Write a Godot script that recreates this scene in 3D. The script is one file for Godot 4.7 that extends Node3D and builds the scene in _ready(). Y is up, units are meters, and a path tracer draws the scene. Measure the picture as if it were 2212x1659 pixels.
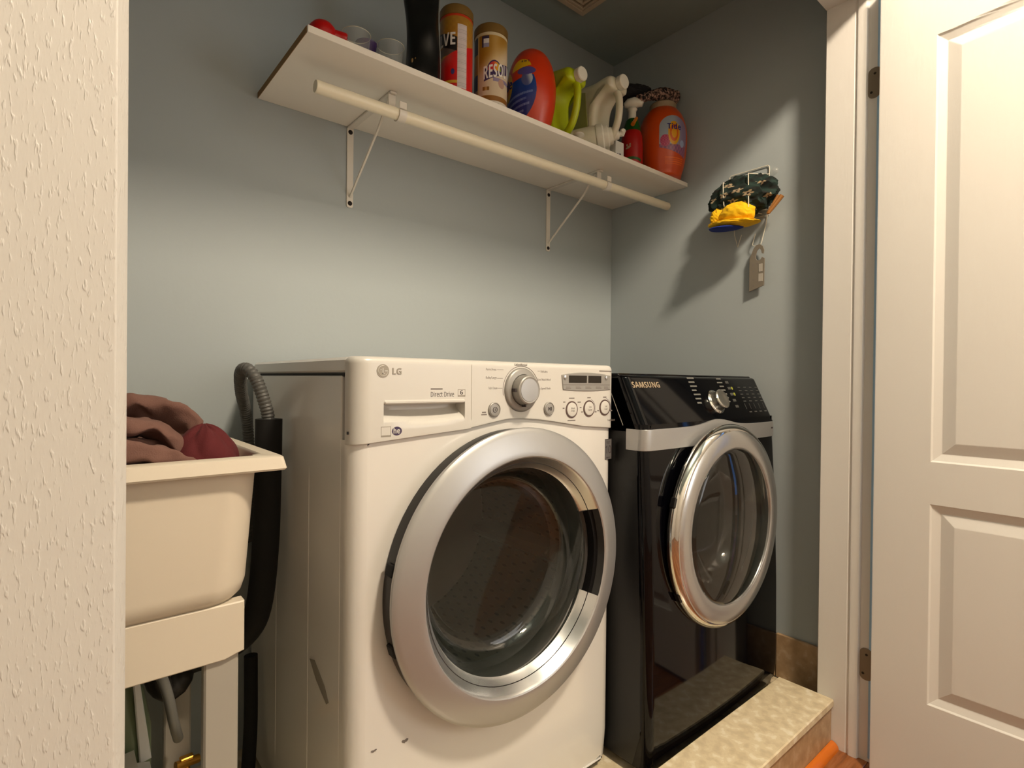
extends Node3D
# Laundry closet with washer, dryer, utility tub and a shelf of cleaning supplies, seen through the open doorway.

const WX0 := -1.418   # washer sides
const WX1 := -0.734
const DX0 := -0.728   # dryer sides
const DX1 := -0.053
const CEIL := 2.2716
const HALL := -0.088  # hall floor level
const SHELF := 1.6787

var M := {}
var used := {}

func _ready() -> void:
	# ---- camera, sky, lights, exposure
	var cam := Camera3D.new()
	cam.name = "camera"
	add_child(cam)
	cam.transform = Transform3D(Basis(Vector3(0.76561812, 0.01039958, 0.64321128), Vector3(-0.00365241, 0.99992348, -0.0118195), Vector3(-0.64328497, 0.00669995, 0.76559751)), Vector3(-1.8026, 0.948, 1.5028))
	cam.fov = 70.1
	cam.near = 0.02
	cam.current = true
	var env := Environment.new()
	env.background_mode = Environment.BG_COLOR
	env.background_color = Color(0.45, 0.68, 1.0)
	env.background_energy_multiplier = 1.0
	env.tonemap_mode = Environment.TONE_MAPPER_LINEAR
	env.tonemap_exposure = 1.17
	env.sdfgi_enabled = true
	env.ssao_enabled = true
	env.ssil_enabled = true
	var we := WorldEnvironment.new()
	we.name = "world_environment"
	we.environment = env
	add_child(we)
	var day := AreaLight3D.new()            # daylight coming in through the hall window
	day.name = "window_daylight"
	day.area_size = Vector2(1.1, 1.2)
	day.light_color = Color(1.0, 0.955, 0.86)
	day.light_energy = 1.3
	day.area_range = 8.0
	day.shadow_enabled = true
	add_child(day)
	day.position = Vector3(0.45, 1.45, 3.37)
	materials()
	room()
	hall()
	door_leaf()
	washer()
	dryer()
	tub()
	shelf()
	shelf_items()
	rack()

# ------------------------------------------------------------------ mesh building
class MB:
	var v := PackedVector3Array()
	var t := PackedVector2Array()
	var mark := 0
	func tri(a: Vector3, b: Vector3, c: Vector3, ua := Vector2.ZERO, ub := Vector2.ZERO, uc := Vector2.ZERO) -> void:
		v.append(a); v.append(b); v.append(c)
		t.append(ua); t.append(ub); t.append(uc)
	func quad(a: Vector3, b: Vector3, c: Vector3, d: Vector3) -> void:
		tri(a, b, c); tri(a, c, d)
	func fix() -> void:   # turn the triangles added since the last call outwards (front faces run clockwise)
		if v.size() == mark:
			return
		var m := Vector3.ZERO
		for i in range(mark, v.size()):
			m += v[i]
		m /= v.size() - mark
		var vol := 0.0
		for i in range(mark, v.size(), 3):
			vol += (v[i] - m).dot((v[i + 1] - m).cross(v[i + 2] - m))
		if vol > 0.0:
			turn()
		mark = v.size()
	func turn() -> void:
		for i in range(mark, v.size(), 3):
			var a := v[i + 1]; v[i + 1] = v[i + 2]; v[i + 2] = a
			var u := t[i + 1]; t[i + 1] = t[i + 2]; t[i + 2] = u
	func grid(rows: Array, cu := false, cv := false) -> void:
		var n: int = rows.size()
		var k: int = rows[0].size()
		for i in (n if cv else n - 1):
			var r0: PackedVector3Array = rows[i]
			var r1: PackedVector3Array = rows[(i + 1) % n]
			var v0 := float(i) / (n if cv else n - 1)
			var v1 := float(i + 1) / (n if cv else n - 1)
			for j in (k if cu else k - 1):
				var u0 := float(j) / (k if cu else k - 1)
				var u1 := float(j + 1) / (k if cu else k - 1)
				var b := (j + 1) % k
				tri(r0[j], r0[b], r1[b], Vector2(u0, v0), Vector2(u1, v0), Vector2(u1, v1))
				tri(r0[j], r1[b], r1[j], Vector2(u0, v0), Vector2(u1, v1), Vector2(u0, v1))
	func fan(ring: PackedVector3Array, c: Vector3) -> void:
		for i in ring.size():
			tri(ring[i], ring[(i + 1) % ring.size()], c)
	func lathe(prof: Array, seg: int, xf: Transform3D, a0 := 0.0, a1 := TAU, sx := 1.0, sz := 1.0) -> void:
		var rows := []
		var whole := absf(a1 - a0 - TAU) < 1e-5
		for p in prof:
			var r := PackedVector3Array()
			for i in seg + 1:
				var a := a0 + (a1 - a0) * i / seg
				if whole and i == seg:
					a = a0
				r.append(xf * Vector3(sin(a) * p.x * sx, p.y, cos(a) * p.x * sz))
			rows.append(r)
		grid(rows)
		fix()
	func tube(pts: Array, rad: Variant, seg := 10, caps := true) -> void:
		var rows := []
		var up := Vector3(0.13, 0.97, 0.2)
		for i in pts.size():
			var d: Vector3 = (pts[mini(i + 1, pts.size() - 1)] - pts[maxi(i - 1, 0)]).normalized()
			var s := d.cross(up)
			if s.length() < 0.15:
				s = d.cross(Vector3(1, 0.1, 0))
			s = s.normalized()
			up = s.cross(d).normalized()
			var rr: float = rad[i] if rad is Array else rad
			var row := PackedVector3Array()
			for j in seg:
				var a := TAU * j / seg
				row.append(pts[i] + s * cos(a) * rr + up * sin(a) * rr)
			rows.append(row)
		grid(rows, true)
		if caps:
			var front := PackedVector3Array(rows[0])
			front.reverse()
			fan(front, pts[0])
			fan(rows[-1], pts[-1])
		fix()
	func extrude(poly: PackedVector2Array, z0: float, z1: float, bev: float, xf := Transform3D.IDENTITY) -> void:
		var ring := func(p: PackedVector2Array, z: float) -> PackedVector3Array:
			var r := PackedVector3Array()
			for q in p:
				r.append(xf * Vector3(q.x, q.y, z))
			return r
		var small := inset(poly, bev) if bev > 0.0 else poly
		var rows := [ring.call(small, z0)]
		if bev > 0.0:
			rows.append(ring.call(poly, z0 + bev)); rows.append(ring.call(poly, z1 - bev))
		rows.append(ring.call(small, z1))
		grid(rows, true)
		var idx := Geometry2D.triangulate_polygon(small)
		var a: PackedVector3Array = rows[0]
		var b: PackedVector3Array = rows[-1]
		# caps must agree with the sides before fix() looks at the whole
		var ccw := not Geometry2D.is_polygon_clockwise(small)
		for i in range(0, idx.size(), 3):
			var o := (small[idx[i + 1]] - small[idx[i]]).cross(small[idx[i + 2]] - small[idx[i]]) > 0.0
			var s := o == ccw
			if s:
				tri(a[idx[i]], a[idx[i + 2]], a[idx[i + 1]]) ; tri(b[idx[i]], b[idx[i + 1]], b[idx[i + 2]])
			else:
				tri(a[idx[i]], a[idx[i + 1]], a[idx[i + 2]]) ; tri(b[idx[i]], b[idx[i + 2]], b[idx[i + 1]])
		fix()
	static func inset(p: PackedVector2Array, d: float) -> PackedVector2Array:
		var out := PackedVector2Array()
		var n := p.size()
		var cw := 1.0 if Geometry2D.is_polygon_clockwise(p) else -1.0
		for i in n:
			var e0 := (p[i] - p[(i + n - 1) % n]).normalized()
			var e1 := (p[(i + 1) % n] - p[i]).normalized()
			var n0 := Vector2(e0.y, -e0.x) * cw
			var n1 := Vector2(e1.y, -e1.x) * cw
			var m := n0 + n1
			m = m.normalized() if m.length() > 0.1 else n0
			out.append(p[i] + m * d / maxf(0.5, m.dot(n0)))
		return out
	func box(lo: Vector3, hi: Vector3, bev := 0.002) -> void:
		var c := (lo + hi) / 2
		var s := hi - lo
		bev = minf(bev, minf(s.x, minf(s.y, s.z)) * 0.3)
		extrude(MB.rrect(s.x, s.y, bev, 1), lo.z, hi.z, bev, Transform3D(Basis(), Vector3(c.x, c.y, 0)))
	static func rrect(w: float, h: float, r: float, n := 5) -> PackedVector2Array:
		var out := PackedVector2Array()
		for q in 4:
			var c := Vector2((w / 2 - r) * (1 if q in [0, 3] else -1), (h / 2 - r) * (1 if q in [0, 1] else -1))
			for i in n + 1:
				var a := PI / 2 * (q + float(i) / n)
				out.append(c + Vector2(cos(a), sin(a)) * r)
		return out
	func blob(c: Vector3, rad: Vector3, f: Callable, seg := 40, rings := 24, b := Basis()) -> void:
		var rows := []
		for i in rings + 1:
			var th := PI * i / rings
			var r := PackedVector3Array()
			for j in seg + 1:
				var ph := TAU * (j % seg) / seg
				var d := Vector3(sin(th) * sin(ph), cos(th), sin(th) * cos(ph))
				r.append(c + b * (d * rad * f.call(d)))
			rows.append(r)
		grid(rows)
		fix()
	func mesh(off: Vector3, smooth_deg: float) -> ArrayMesh:
		var n := v.size()
		var fn := PackedVector3Array()
		fn.resize(n / 3)
		var at := {}
		for i in range(0, n, 3):
			var nn := (v[i + 2] - v[i]).cross(v[i + 1] - v[i])
			fn[i / 3] = nn
		var key := []
		key.resize(n)
		for i in n:
			var k := Vector3i((v[i] * 40000.0).round())
			key[i] = k
			if fn[i / 3] == Vector3.ZERO:
				continue
			if at.has(k):
				at[k].append(i / 3)
			else:
				at[k] = PackedInt32Array([i / 3])
		var nor := PackedVector3Array()
		nor.resize(n)
		var lim := cos(deg_to_rad(smooth_deg))
		var un := PackedVector3Array()
		un.resize(n / 3)
		for i in n / 3:
			un[i] = fn[i].normalized()
		for i in n:
			var f := i / 3
			var s := Vector3.ZERO
			if at.has(key[i]):
				for g in at[key[i]]:
					if un[g].dot(un[f]) > lim:
						s += fn[g]
			nor[i] = s.normalized() if s != Vector3.ZERO else Vector3.UP
		var a := []
		a.resize(Mesh.ARRAY_MAX)
		var vv := v.duplicate()
		for i in n:
			vv[i] -= off
		a[Mesh.ARRAY_VERTEX] = vv
		a[Mesh.ARRAY_NORMAL] = nor
		a[Mesh.ARRAY_TEX_UV] = t
		var m := ArrayMesh.new()
		m.add_surface_from_arrays(Mesh.PRIMITIVE_TRIANGLES, a)
		return m

# ------------------------------------------------------------------ nodes
func numbered(n: String) -> String:
	if not used.has(n):
		used[n] = 0
		return n
	used[n] += 1
	return "%s_%03d" % [n, used[n]]

func thing(n: String, at: Vector3, label: String, cat: String, group := "") -> Node3D:
	var o := Node3D.new()
	o.name = numbered(n)
	add_child(o, true)
	o.position = at
	tag(o, label, cat, group)
	return o

func tag(o: Node3D, label: String, cat: String, group := "") -> void:
	o.set_meta("label", label)
	o.set_meta("category", cat)
	if group:
		o.set_meta("group", group)

func part(parent: Node3D, n: String, mb: MB, m: Material, smooth := 35.0, label := "") -> MeshInstance3D:
	var o := MeshInstance3D.new()
	o.name = n
	parent.add_child(o, true)
	o.mesh = mb.mesh(o.global_position, smooth)
	o.material_override = m
	if label:
		o.set_meta("label", label)
	return o

func solo(n: String, mb: MB, m: Material, at: Vector3, label: String, cat: String, group := "", smooth := 35.0) -> MeshInstance3D:
	var o := MeshInstance3D.new()
	o.name = numbered(n)
	add_child(o, true)
	o.position = at
	o.mesh = mb.mesh(at, smooth)
	o.material_override = m
	tag(o, label, cat, group)
	return o

func struct(n: String, mb: MB, m: Material, label: String, cat: String) -> MeshInstance3D:
	var o := MeshInstance3D.new()
	o.name = n
	add_child(o, true)
	o.mesh = mb.mesh(Vector3.ZERO, 35.0)
	o.material_override = m
	tag(o, label, cat)
	o.set_meta("kind", "structure")
	return o

func boxed(lo: Vector3, hi: Vector3, bev := 0.002) -> MB:
	var b := MB.new()
	b.box(lo, hi, bev)
	return b

func text(mb: MB, s: String, h: float, f: Callable, align := 0, wide := 1.0, bold := false, deep := 0.0004) -> void:
	# letters of cap height h laid on a surface: f(x, y, z) gives the point x along, y up and z out of it
	var tm := TextMesh.new()
	var fo := SystemFont.new()
	fo.font_names = PackedStringArray(["Droid Sans"])
	if bold:
		fo.font_weight = 700
	tm.font = fo
	tm.font_size = 64
	tm.pixel_size = 0.01
	tm.depth = 0.01
	tm.curve_step = 1.5
	tm.text = s
	tm.horizontal_alignment = HORIZONTAL_ALIGNMENT_CENTER
	var a := tm.surface_get_arrays(0)
	if a.is_empty():
		return
	var vs: PackedVector3Array = a[Mesh.ARRAY_VERTEX]
	var lo := vs[0]
	var hi := vs[0]
	for p in vs:
		lo = lo.min(p); hi = hi.max(p)
	var k := h / (0.46)
	var x0 := lo.x if align == 1 else (hi.x if align == 2 else (lo.x + hi.x) / 2)
	var y0 := (lo.y + hi.y) / 2
	var ix: PackedInt32Array = a[Mesh.ARRAY_INDEX] if a[Mesh.ARRAY_INDEX] != null else PackedInt32Array(range(vs.size()))
	for i in range(0, ix.size(), 3):
		var q := []
		for j in 3:
			var p := vs[ix[i + j]]
			q.append(f.call((p.x - x0) * k * wide, (p.y - y0) * k, deep if p.z > 0.0 else 0.0))
		mb.tri(q[0], q[1], q[2])
	mb.mark = mb.v.size()

func paint(w: int, h: int, f: Callable) -> ImageTexture:
	var im := Image.create(w, h, false, Image.FORMAT_RGB8)
	for y in h:
		for x in w:
			im.set_pixel(x, y, f.call((x + 0.5) / w, (y + 0.5) / h))
	return ImageTexture.create_from_image(im)

func noise(freq: float, seed_: int, ramp: Array, size := 256, octaves := 4, kind := FastNoiseLite.TYPE_SIMPLEX_SMOOTH) -> NoiseTexture2D:
	var n := FastNoiseLite.new()
	n.noise_type = kind
	n.seed = seed_
	n.frequency = freq
	n.fractal_octaves = octaves
	var tx := NoiseTexture2D.new()
	tx.width = size; tx.height = size
	tx.seamless = true
	tx.noise = n
	if ramp:
		var g := Gradient.new()
		g.offsets = PackedFloat32Array(ramp[0])
		g.colors = PackedColorArray(ramp[1])
		tx.color_ramp = g
	return tx

func mat(n: String, c: Color, rough := 0.5, metal := 0.0, extra := {}) -> StandardMaterial3D:
	var m := StandardMaterial3D.new()
	m.resource_name = n
	m.albedo_color = c
	m.roughness = rough
	m.metallic = metal
	for k in extra:
		m.set(k, extra[k])
	M[n] = m
	return m

func relief(m: StandardMaterial3D, tx: Texture2D, cm: float, sc: Vector3) -> void:
	m.heightmap_enabled = true
	m.heightmap_texture = tx
	m.heightmap_scale = cm
	m.uv1_triplanar = true
	m.uv1_scale = sc

func materials() -> void:
	var roller := noise(0.05, 3, [], 256, 3)
	relief(mat("wall_paint", Color(0.645, 0.68, 0.69), 0.6), roller, 0.012, Vector3(4, 4, 4))
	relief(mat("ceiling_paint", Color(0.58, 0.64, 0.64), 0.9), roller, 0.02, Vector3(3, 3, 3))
	mat("hall_paint", Color(0.84, 0.83, 0.80), 0.8)
	relief(mat("trim_grained", Color(0.80, 0.79, 0.77), 0.42), noise(0.03, 11, [[0.0, 0.60, 0.70, 0.84, 1.0], [Color.BLACK, Color(0.06, 0.06, 0.06), Color(0.16, 0.16, 0.16), Color(0.9, 0.9, 0.9), Color.WHITE]], 512, 3), 0.032, Vector3(17, 4.2, 17))
	relief(mat("trim_white", Color(0.86, 0.85, 0.83), 0.4), noise(0.04, 12, [], 256, 3), 0.015, Vector3(12, 2.5, 12))
	mat("stop_groove", Color(0.62, 0.58, 0.52), 0.7)
	mat("gap_daylight_blue", Color(0.62, 0.76, 0.86), 0.5)
	mat("hinge_metal", Color(0.50, 0.45, 0.38), 0.45, 0.35)
	mat("hinge_dark", Color(0.2, 0.18, 0.16), 0.4, 0.8)
	var stone := noise(0.014, 21, [[0.0, 0.36, 0.5, 0.62, 0.74, 1.0], [Color(0.76, 0.70, 0.58), Color(0.81, 0.745, 0.62), Color(0.845, 0.785, 0.66), Color(0.84, 0.78, 0.655), Color(0.885, 0.84, 0.735), Color(0.92, 0.88, 0.80)]], 512, 4)
	mat("stone", Color.WHITE, 0.28, 0.0, {"albedo_texture": stone, "uv1_triplanar": true, "uv1_scale": Vector3(3.2, 3.2, 3.2)})
	mat("stone_riser", Color(0.8, 0.72, 0.66), 0.4, 0.0, {"albedo_texture": stone, "uv1_triplanar": true, "uv1_scale": Vector3(3.2, 3.2, 3.2)})
	mat("grout", Color(0.5, 0.46, 0.38), 0.9)
	for i in 3:
		var c := [Color(0.52, 0.31, 0.15), Color(0.57, 0.34, 0.17), Color(0.48, 0.28, 0.13)][i] as Color
		mat("plank%d" % i, Color.WHITE, 0.25, 0.0, {"albedo_texture": noise(0.02, 31 + i, [[0.0, 0.5, 1.0], [c.darkened(0.25), c, c.lightened(0.12)]], 256, 4), "uv1_triplanar": true, "uv1_scale": Vector3(1.2, 9, 9)})
	mat("orange_wood", Color(0.80, 0.42, 0.10), 0.28)
	# machines
	mat("enamel", Color(0.86, 0.85, 0.83), 0.22, 0.0, {"clearcoat_enabled": true, "clearcoat": 0.5, "clearcoat_roughness": 0.05})
	mat("enamel_side", Color(0.88, 0.87, 0.85), 0.22)
	mat("console_white", Color(0.80, 0.79, 0.765), 0.28)
	mat("silver_paint", Color(0.70, 0.70, 0.70), 0.36, 0.65)
	mat("silver_bright", Color(0.82, 0.82, 0.82), 0.24, 0.9)
	mat("silver_flat", Color(0.60, 0.59, 0.57), 0.42, 0.35)
	mat("chrome", Color(0.86, 0.85, 0.83), 0.06, 1.0)
	mat("chrome_soft", Color(0.72, 0.71, 0.68), 0.22, 0.9)
	mat("drum_steel", Color.WHITE, 0.3, 0.85, {"albedo_texture": holes(), "uv1_scale": Vector3(64, 14, 1)})
	mat("drum_plain", Color(0.30, 0.26, 0.22), 0.35, 0.5)
	mat("gasket", Color(0.19, 0.19, 0.175), 0.5)
	mat("pocket_grey", Color(0.26, 0.255, 0.25), 0.45, 0.2)
	mat("black_plastic", Color(0.045, 0.04, 0.04), 0.4)
	mat("black_gap", Color(0.02, 0.02, 0.02), 0.8)
	mat("display_dark", Color(0.11, 0.085, 0.06), 0.12)
	mat("print_grey", Color(0.45, 0.42, 0.40), 0.6)
	mat("print_dark", Color(0.24, 0.21, 0.22), 0.6)
	mat("print_purple", Color(0.25, 0.20, 0.32), 0.6)
	mat("print_pale", Color(0.66, 0.64, 0.6), 0.6)
	mat("badge_grey", Color(0.60, 0.575, 0.53), 0.5, 0.2)
	mat("sticker_grey", Color(0.46, 0.45, 0.45), 0.4, 0.3)
	mat("ring_brown", Color(0.34, 0.26, 0.24), 0.4)
	mat("glass", Color(0.30, 0.33, 0.30, 0.13), 0.02, 0.0, {"transparency": BaseMaterial3D.TRANSPARENCY_ALPHA})
	mat("glass_smoke", Color(0.05, 0.045, 0.04, 0.22), 0.02, 0.0, {"transparency": BaseMaterial3D.TRANSPARENCY_ALPHA})
	mat("window_glass", Color(0.9, 0.95, 1.0, 0.05), 0.02, 0.0, {"transparency": BaseMaterial3D.TRANSPARENCY_ALPHA})
	mat("navy_gloss", Color(0.014, 0.014, 0.026), 0.06, 0.0, {"metallic_specular": 0.38})
	mat("navy_side", Color(0.012, 0.012, 0.016), 0.4)
	mat("dryer_print", Color(0.42, 0.42, 0.40), 0.6)
	mat("dryer_print_dim", Color(0.26, 0.26, 0.25), 0.6)
	mat("dryer_print_yellow", Color(0.55, 0.56, 0.16), 0.6)
	# plastics, cloth and the rest
	mat("tub_plastic", Color(0.84, 0.80, 0.73), 0.42)
	mat("leg_metal", Color(0.66, 0.64, 0.60), 0.45)
	mat("hose_grey", Color(0.34, 0.34, 0.33), 0.5)
	mat("foam_black", Color(0.035, 0.032, 0.028), 0.85)
	mat("pipe_grey", Color(0.50, 0.50, 0.48), 0.4)
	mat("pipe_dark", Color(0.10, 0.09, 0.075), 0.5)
	mat("brass", Color(0.78, 0.58, 0.25), 0.3, 0.9)
	mat("paper_white", Color(0.85, 0.85, 0.83), 0.7)
	mat("bottle_green", Color(0.42, 0.47, 0.36), 0.3)
	mat("shelf_white", Color(0.92, 0.90, 0.86), 0.45)
	mat("shelf_raw", Color(0.55, 0.43, 0.27), 0.8)
	mat("rod_white", Color(0.90, 0.87, 0.78), 0.35)
	mat("bracket_white", Color(0.86, 0.84, 0.80), 0.4)
	mat("screw_dark", Color(0.12, 0.09, 0.08), 0.4, 0.6)
	var weave := noise(0.25, 41, [], 128, 2)
	for e in [["cloth_mauve", Color(0.43, 0.305, 0.265)], ["cloth_red", Color(0.33, 0.07, 0.085)], ["cloth_tan", Color(0.47, 0.34, 0.19)], ["cloth_navy", Color(0.02, 0.02, 0.05)], ["cloth_yellow", Color(0.93, 0.73, 0.0)], ["cloth_blue", Color(0.0, 0.14, 0.50)]]:
		relief(mat(e[0], e[1], 0.9, 0.0, {"rim_enabled": true, "rim": 0.25, "rim_tint": 0.6}), weave, 0.04, Vector3(14, 14, 14))
	var fl := noise(0.03, 43, [[0.0, 0.42, 0.5, 0.6, 1.0], [Color(0.75, 0.66, 0.58), Color(0.78, 0.68, 0.6), Color(0.80, 0.70, 0.62), Color(0.36, 0.22, 0.26), Color(0.45, 0.3, 0.2)]], 256, 2, FastNoiseLite.TYPE_CELLULAR)
	mat("cloth_floral_pale", Color.WHITE, 0.9, 0.0, {"albedo_texture": fl, "uv1_triplanar": true, "uv1_scale": Vector3(6, 6, 6)})
	var f2 := noise(0.035, 44, [[0.0, 0.47, 0.56, 0.66, 1.0], [Color(0.02, 0.015, 0.03), Color(0.03, 0.02, 0.03), Color(0.62, 0.48, 0.42), Color(0.70, 0.56, 0.50), Color(0.75, 0.62, 0.55)]], 256, 2)
	mat("cloth_floral_dark", Color.WHITE, 0.9, 0.0, {"albedo_texture": f2, "uv1_triplanar": true, "uv1_scale": Vector3(9, 9, 9)})
	mat("plastic_red", Color(0.72, 0.02, 0.02), 0.35)
	mat("cup_clear", Color(0.9, 0.9, 0.88, 0.12), 0.06, 0.0, {"transparency": BaseMaterial3D.TRANSPARENCY_ALPHA})
	mat("plastic_purple", Color(0.22, 0.13, 0.33), 0.4)
	mat("pouch_black", Color(0.018, 0.016, 0.018), 0.3)
	mat("gold_lid", Color(0.46, 0.35, 0.15), 0.45, 0.1)
	mat("plastic_orange", Color(0.88, 0.20, 0.02), 0.3)
	mat("plastic_lime", Color(0.68, 0.74, 0.03), 0.35)
	mat("plastic_milk", Color(0.80, 0.78, 0.70), 0.4, 0.0, {"subsurf_scatter_enabled": true, "subsurf_scatter_strength": 0.15})
	mat("plastic_milk_green", Color(0.62, 0.63, 0.38), 0.4)
	mat("plastic_white", Color(0.86, 0.85, 0.80), 0.35)
	mat("plastic_green", Color(0.04, 0.30, 0.05), 0.4)
	mat("plastic_sprayred", Color(0.62, 0.04, 0.02), 0.3)
	mat("plastic_amber", Color(0.75, 0.42, 0.05), 0.4)
	mat("lid_beige", Color(0.62, 0.55, 0.45), 0.5)
	mat("lettering_white", Color(0.88, 0.86, 0.84), 0.5)
	mat("lettering_blue", Color(0.10, 0.10, 0.42), 0.5)
	mat("wire_white", Color(0.85, 0.83, 0.76), 0.4)
	mat("tag_grey", Color(0.47, 0.44, 0.39), 0.55)
	mat("wood_pale", Color(0.66, 0.45, 0.23), 0.6)
	mat("vent_cream", Color(0.76, 0.71, 0.62), 0.6)
	mat("lamp_shell", Color(0.9, 0.88, 0.84), 0.4)
	mat("lamp_glow", Color(1, 0.95, 0.85), 0.5, 0.0, {"emission_enabled": true, "emission": Color(1.0, 0.90, 0.72), "emission_energy_multiplier": 6.0})

func holes() -> ImageTexture:
	return paint(64, 64, func(x: float, y: float) -> Color:
		var d := minf(Vector2(x - 0.5, y - 0.5).length(), Vector2(minf(x, 1 - x), minf(y, 1 - y)).length())
		return Color(0.05, 0.04, 0.03) if d < 0.13 else Color(0.36, 0.33, 0.29))

# ------------------------------------------------------------------ the closet
func room() -> void:
	struct("wall_back", boxed(Vector3(-2.4, -0.2, -0.1), Vector3(0.1, CEIL + 0.1, 0.0), 0.0005), M.wall_paint, "pale blue-grey painted wall behind the white shelf", "wall")
	var wr := struct("wall_right", boxed(Vector3(0.0, -0.2, 0.0), Vector3(0.1, CEIL + 0.1, 0.866), 0.0005), M.wall_paint, "pale blue-grey side wall holding the wire rack", "wall")
	struct("wall_left", boxed(Vector3(-2.4, -0.2, 0.0), Vector3(-2.3, CEIL + 0.1, 0.866), 0.0005), M.wall_paint, "blue-grey closet wall beyond the utility tub", "wall")
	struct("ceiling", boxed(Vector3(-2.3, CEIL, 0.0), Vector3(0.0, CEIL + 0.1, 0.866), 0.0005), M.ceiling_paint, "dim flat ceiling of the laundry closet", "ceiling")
	var fl := struct("floor", boxed(Vector3(-2.3, -0.12, 0.0), Vector3(0.0, -0.006, 0.87), 0.0005), M.grout, "beige stone tile floor under the machines", "floor")
	var ix := 0
	for xr in [[-2.3, -1.952], [-1.949, -1.602], [-1.599, -1.052], [-1.049, -0.702], [-0.699, -0.352], [-0.349, -0.012]]:
		for zr in [[0.0, 0.348], [0.351, 0.699], [0.702, 0.756]]:
			part(fl, "floor_tile", boxed(Vector3(xr[0], -0.006, zr[0]), Vector3(xr[1], 0.0, zr[1]), 0.001), M.stone)
			ix += 1
	# tile skirting along the side wall
	for zr in [[0.0, 0.35], [0.353, 0.705], [0.708, 0.864]]:
		part(wr, "skirting_tile", boxed(Vector3(-0.011, 0.0, zr[0]), Vector3(0.0, 0.142, zr[1]), 0.002), M.stone_riser)
	# raised stone threshold between closet and hall
	var th := struct("trim_threshold", boxed(Vector3(-1.756, 0.028, 0.7547), Vector3(-0.0945, 0.05, 0.910), 0.003), M.stone, "beige speckled stone threshold slab in front of the dryer", "threshold")
	part(th, "riser", boxed(Vector3(-1.756, -0.09, 0.757), Vector3(-0.0955, 0.0275, 0.904), 0.001), M.stone_riser)
	var qr := MB.new()
	var pr := PackedVector2Array()
	for i in 9:
		pr.append(Vector2(cos(PI / 2 * i / 8.0), sin(PI / 2 * i / 8.0)) * 0.02)
	pr.append(Vector2.ZERO)
	qr.extrude(pr, -1.75, -0.097, 0.0, Transform3D(Basis(Vector3(0, 0, 1), Vector3(0, 1, 0), Vector3(1, 0, 0)), Vector3(0, HALL, 0.905)))
	struct("trim_quarter_round", qr, M.orange_wood, "orange stained quarter round moulding at the threshold foot", "moulding")
	# exhaust grille in the ceiling
	var v := thing("ceiling_vent", Vector3(-0.5, CEIL, 0.295), "square cream ceiling exhaust grille with nested slats", "vent")
	var cx := -0.499
	var cz := 0.295
	for k in 7:
		var o := 0.15 - k * 0.0185
		var wd := 0.017 if k == 0 else 0.009
		var mb := MB.new()
		for s in 4:
			var b := Basis(Vector3.UP, s * PI / 2)
			var pl := PackedVector2Array([Vector2(-o, o), Vector2(o, o), Vector2(o - wd, o - wd), Vector2(-o + wd, o - wd)])
			mb.extrude(pl, 0.0, 0.014 - (0.003 if k else 0.0), 0.001, Transform3D(b, Vector3(cx, CEIL - 0.0005, cz)) * Transform3D(Basis(Vector3(1, 0, 0), Vector3(0, 0, 1), Vector3(0, -1, 0)), Vector3.ZERO))
		part(v, "frame" if k == 0 else "slat", mb, M.vent_cream)
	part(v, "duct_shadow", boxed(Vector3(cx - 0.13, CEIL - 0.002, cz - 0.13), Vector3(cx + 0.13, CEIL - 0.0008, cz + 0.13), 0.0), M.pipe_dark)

func prism(pts: Array, y0: float, y1: float, mb: MB = null) -> MB:   # a plan outline (x, z) pushed up from y0 to y1
	if mb == null:
		mb = MB.new()
	var p := PackedVector2Array()
	for q in pts:
		p.append(Vector2(q[0], q[1]))
	mb.extrude(p, y0, y1, 0.0, Transform3D(Basis(Vector3(1, 0, 0), Vector3(0, 0, 1), Vector3(0, 1, 0)), Vector3.ZERO))
	return mb

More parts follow.
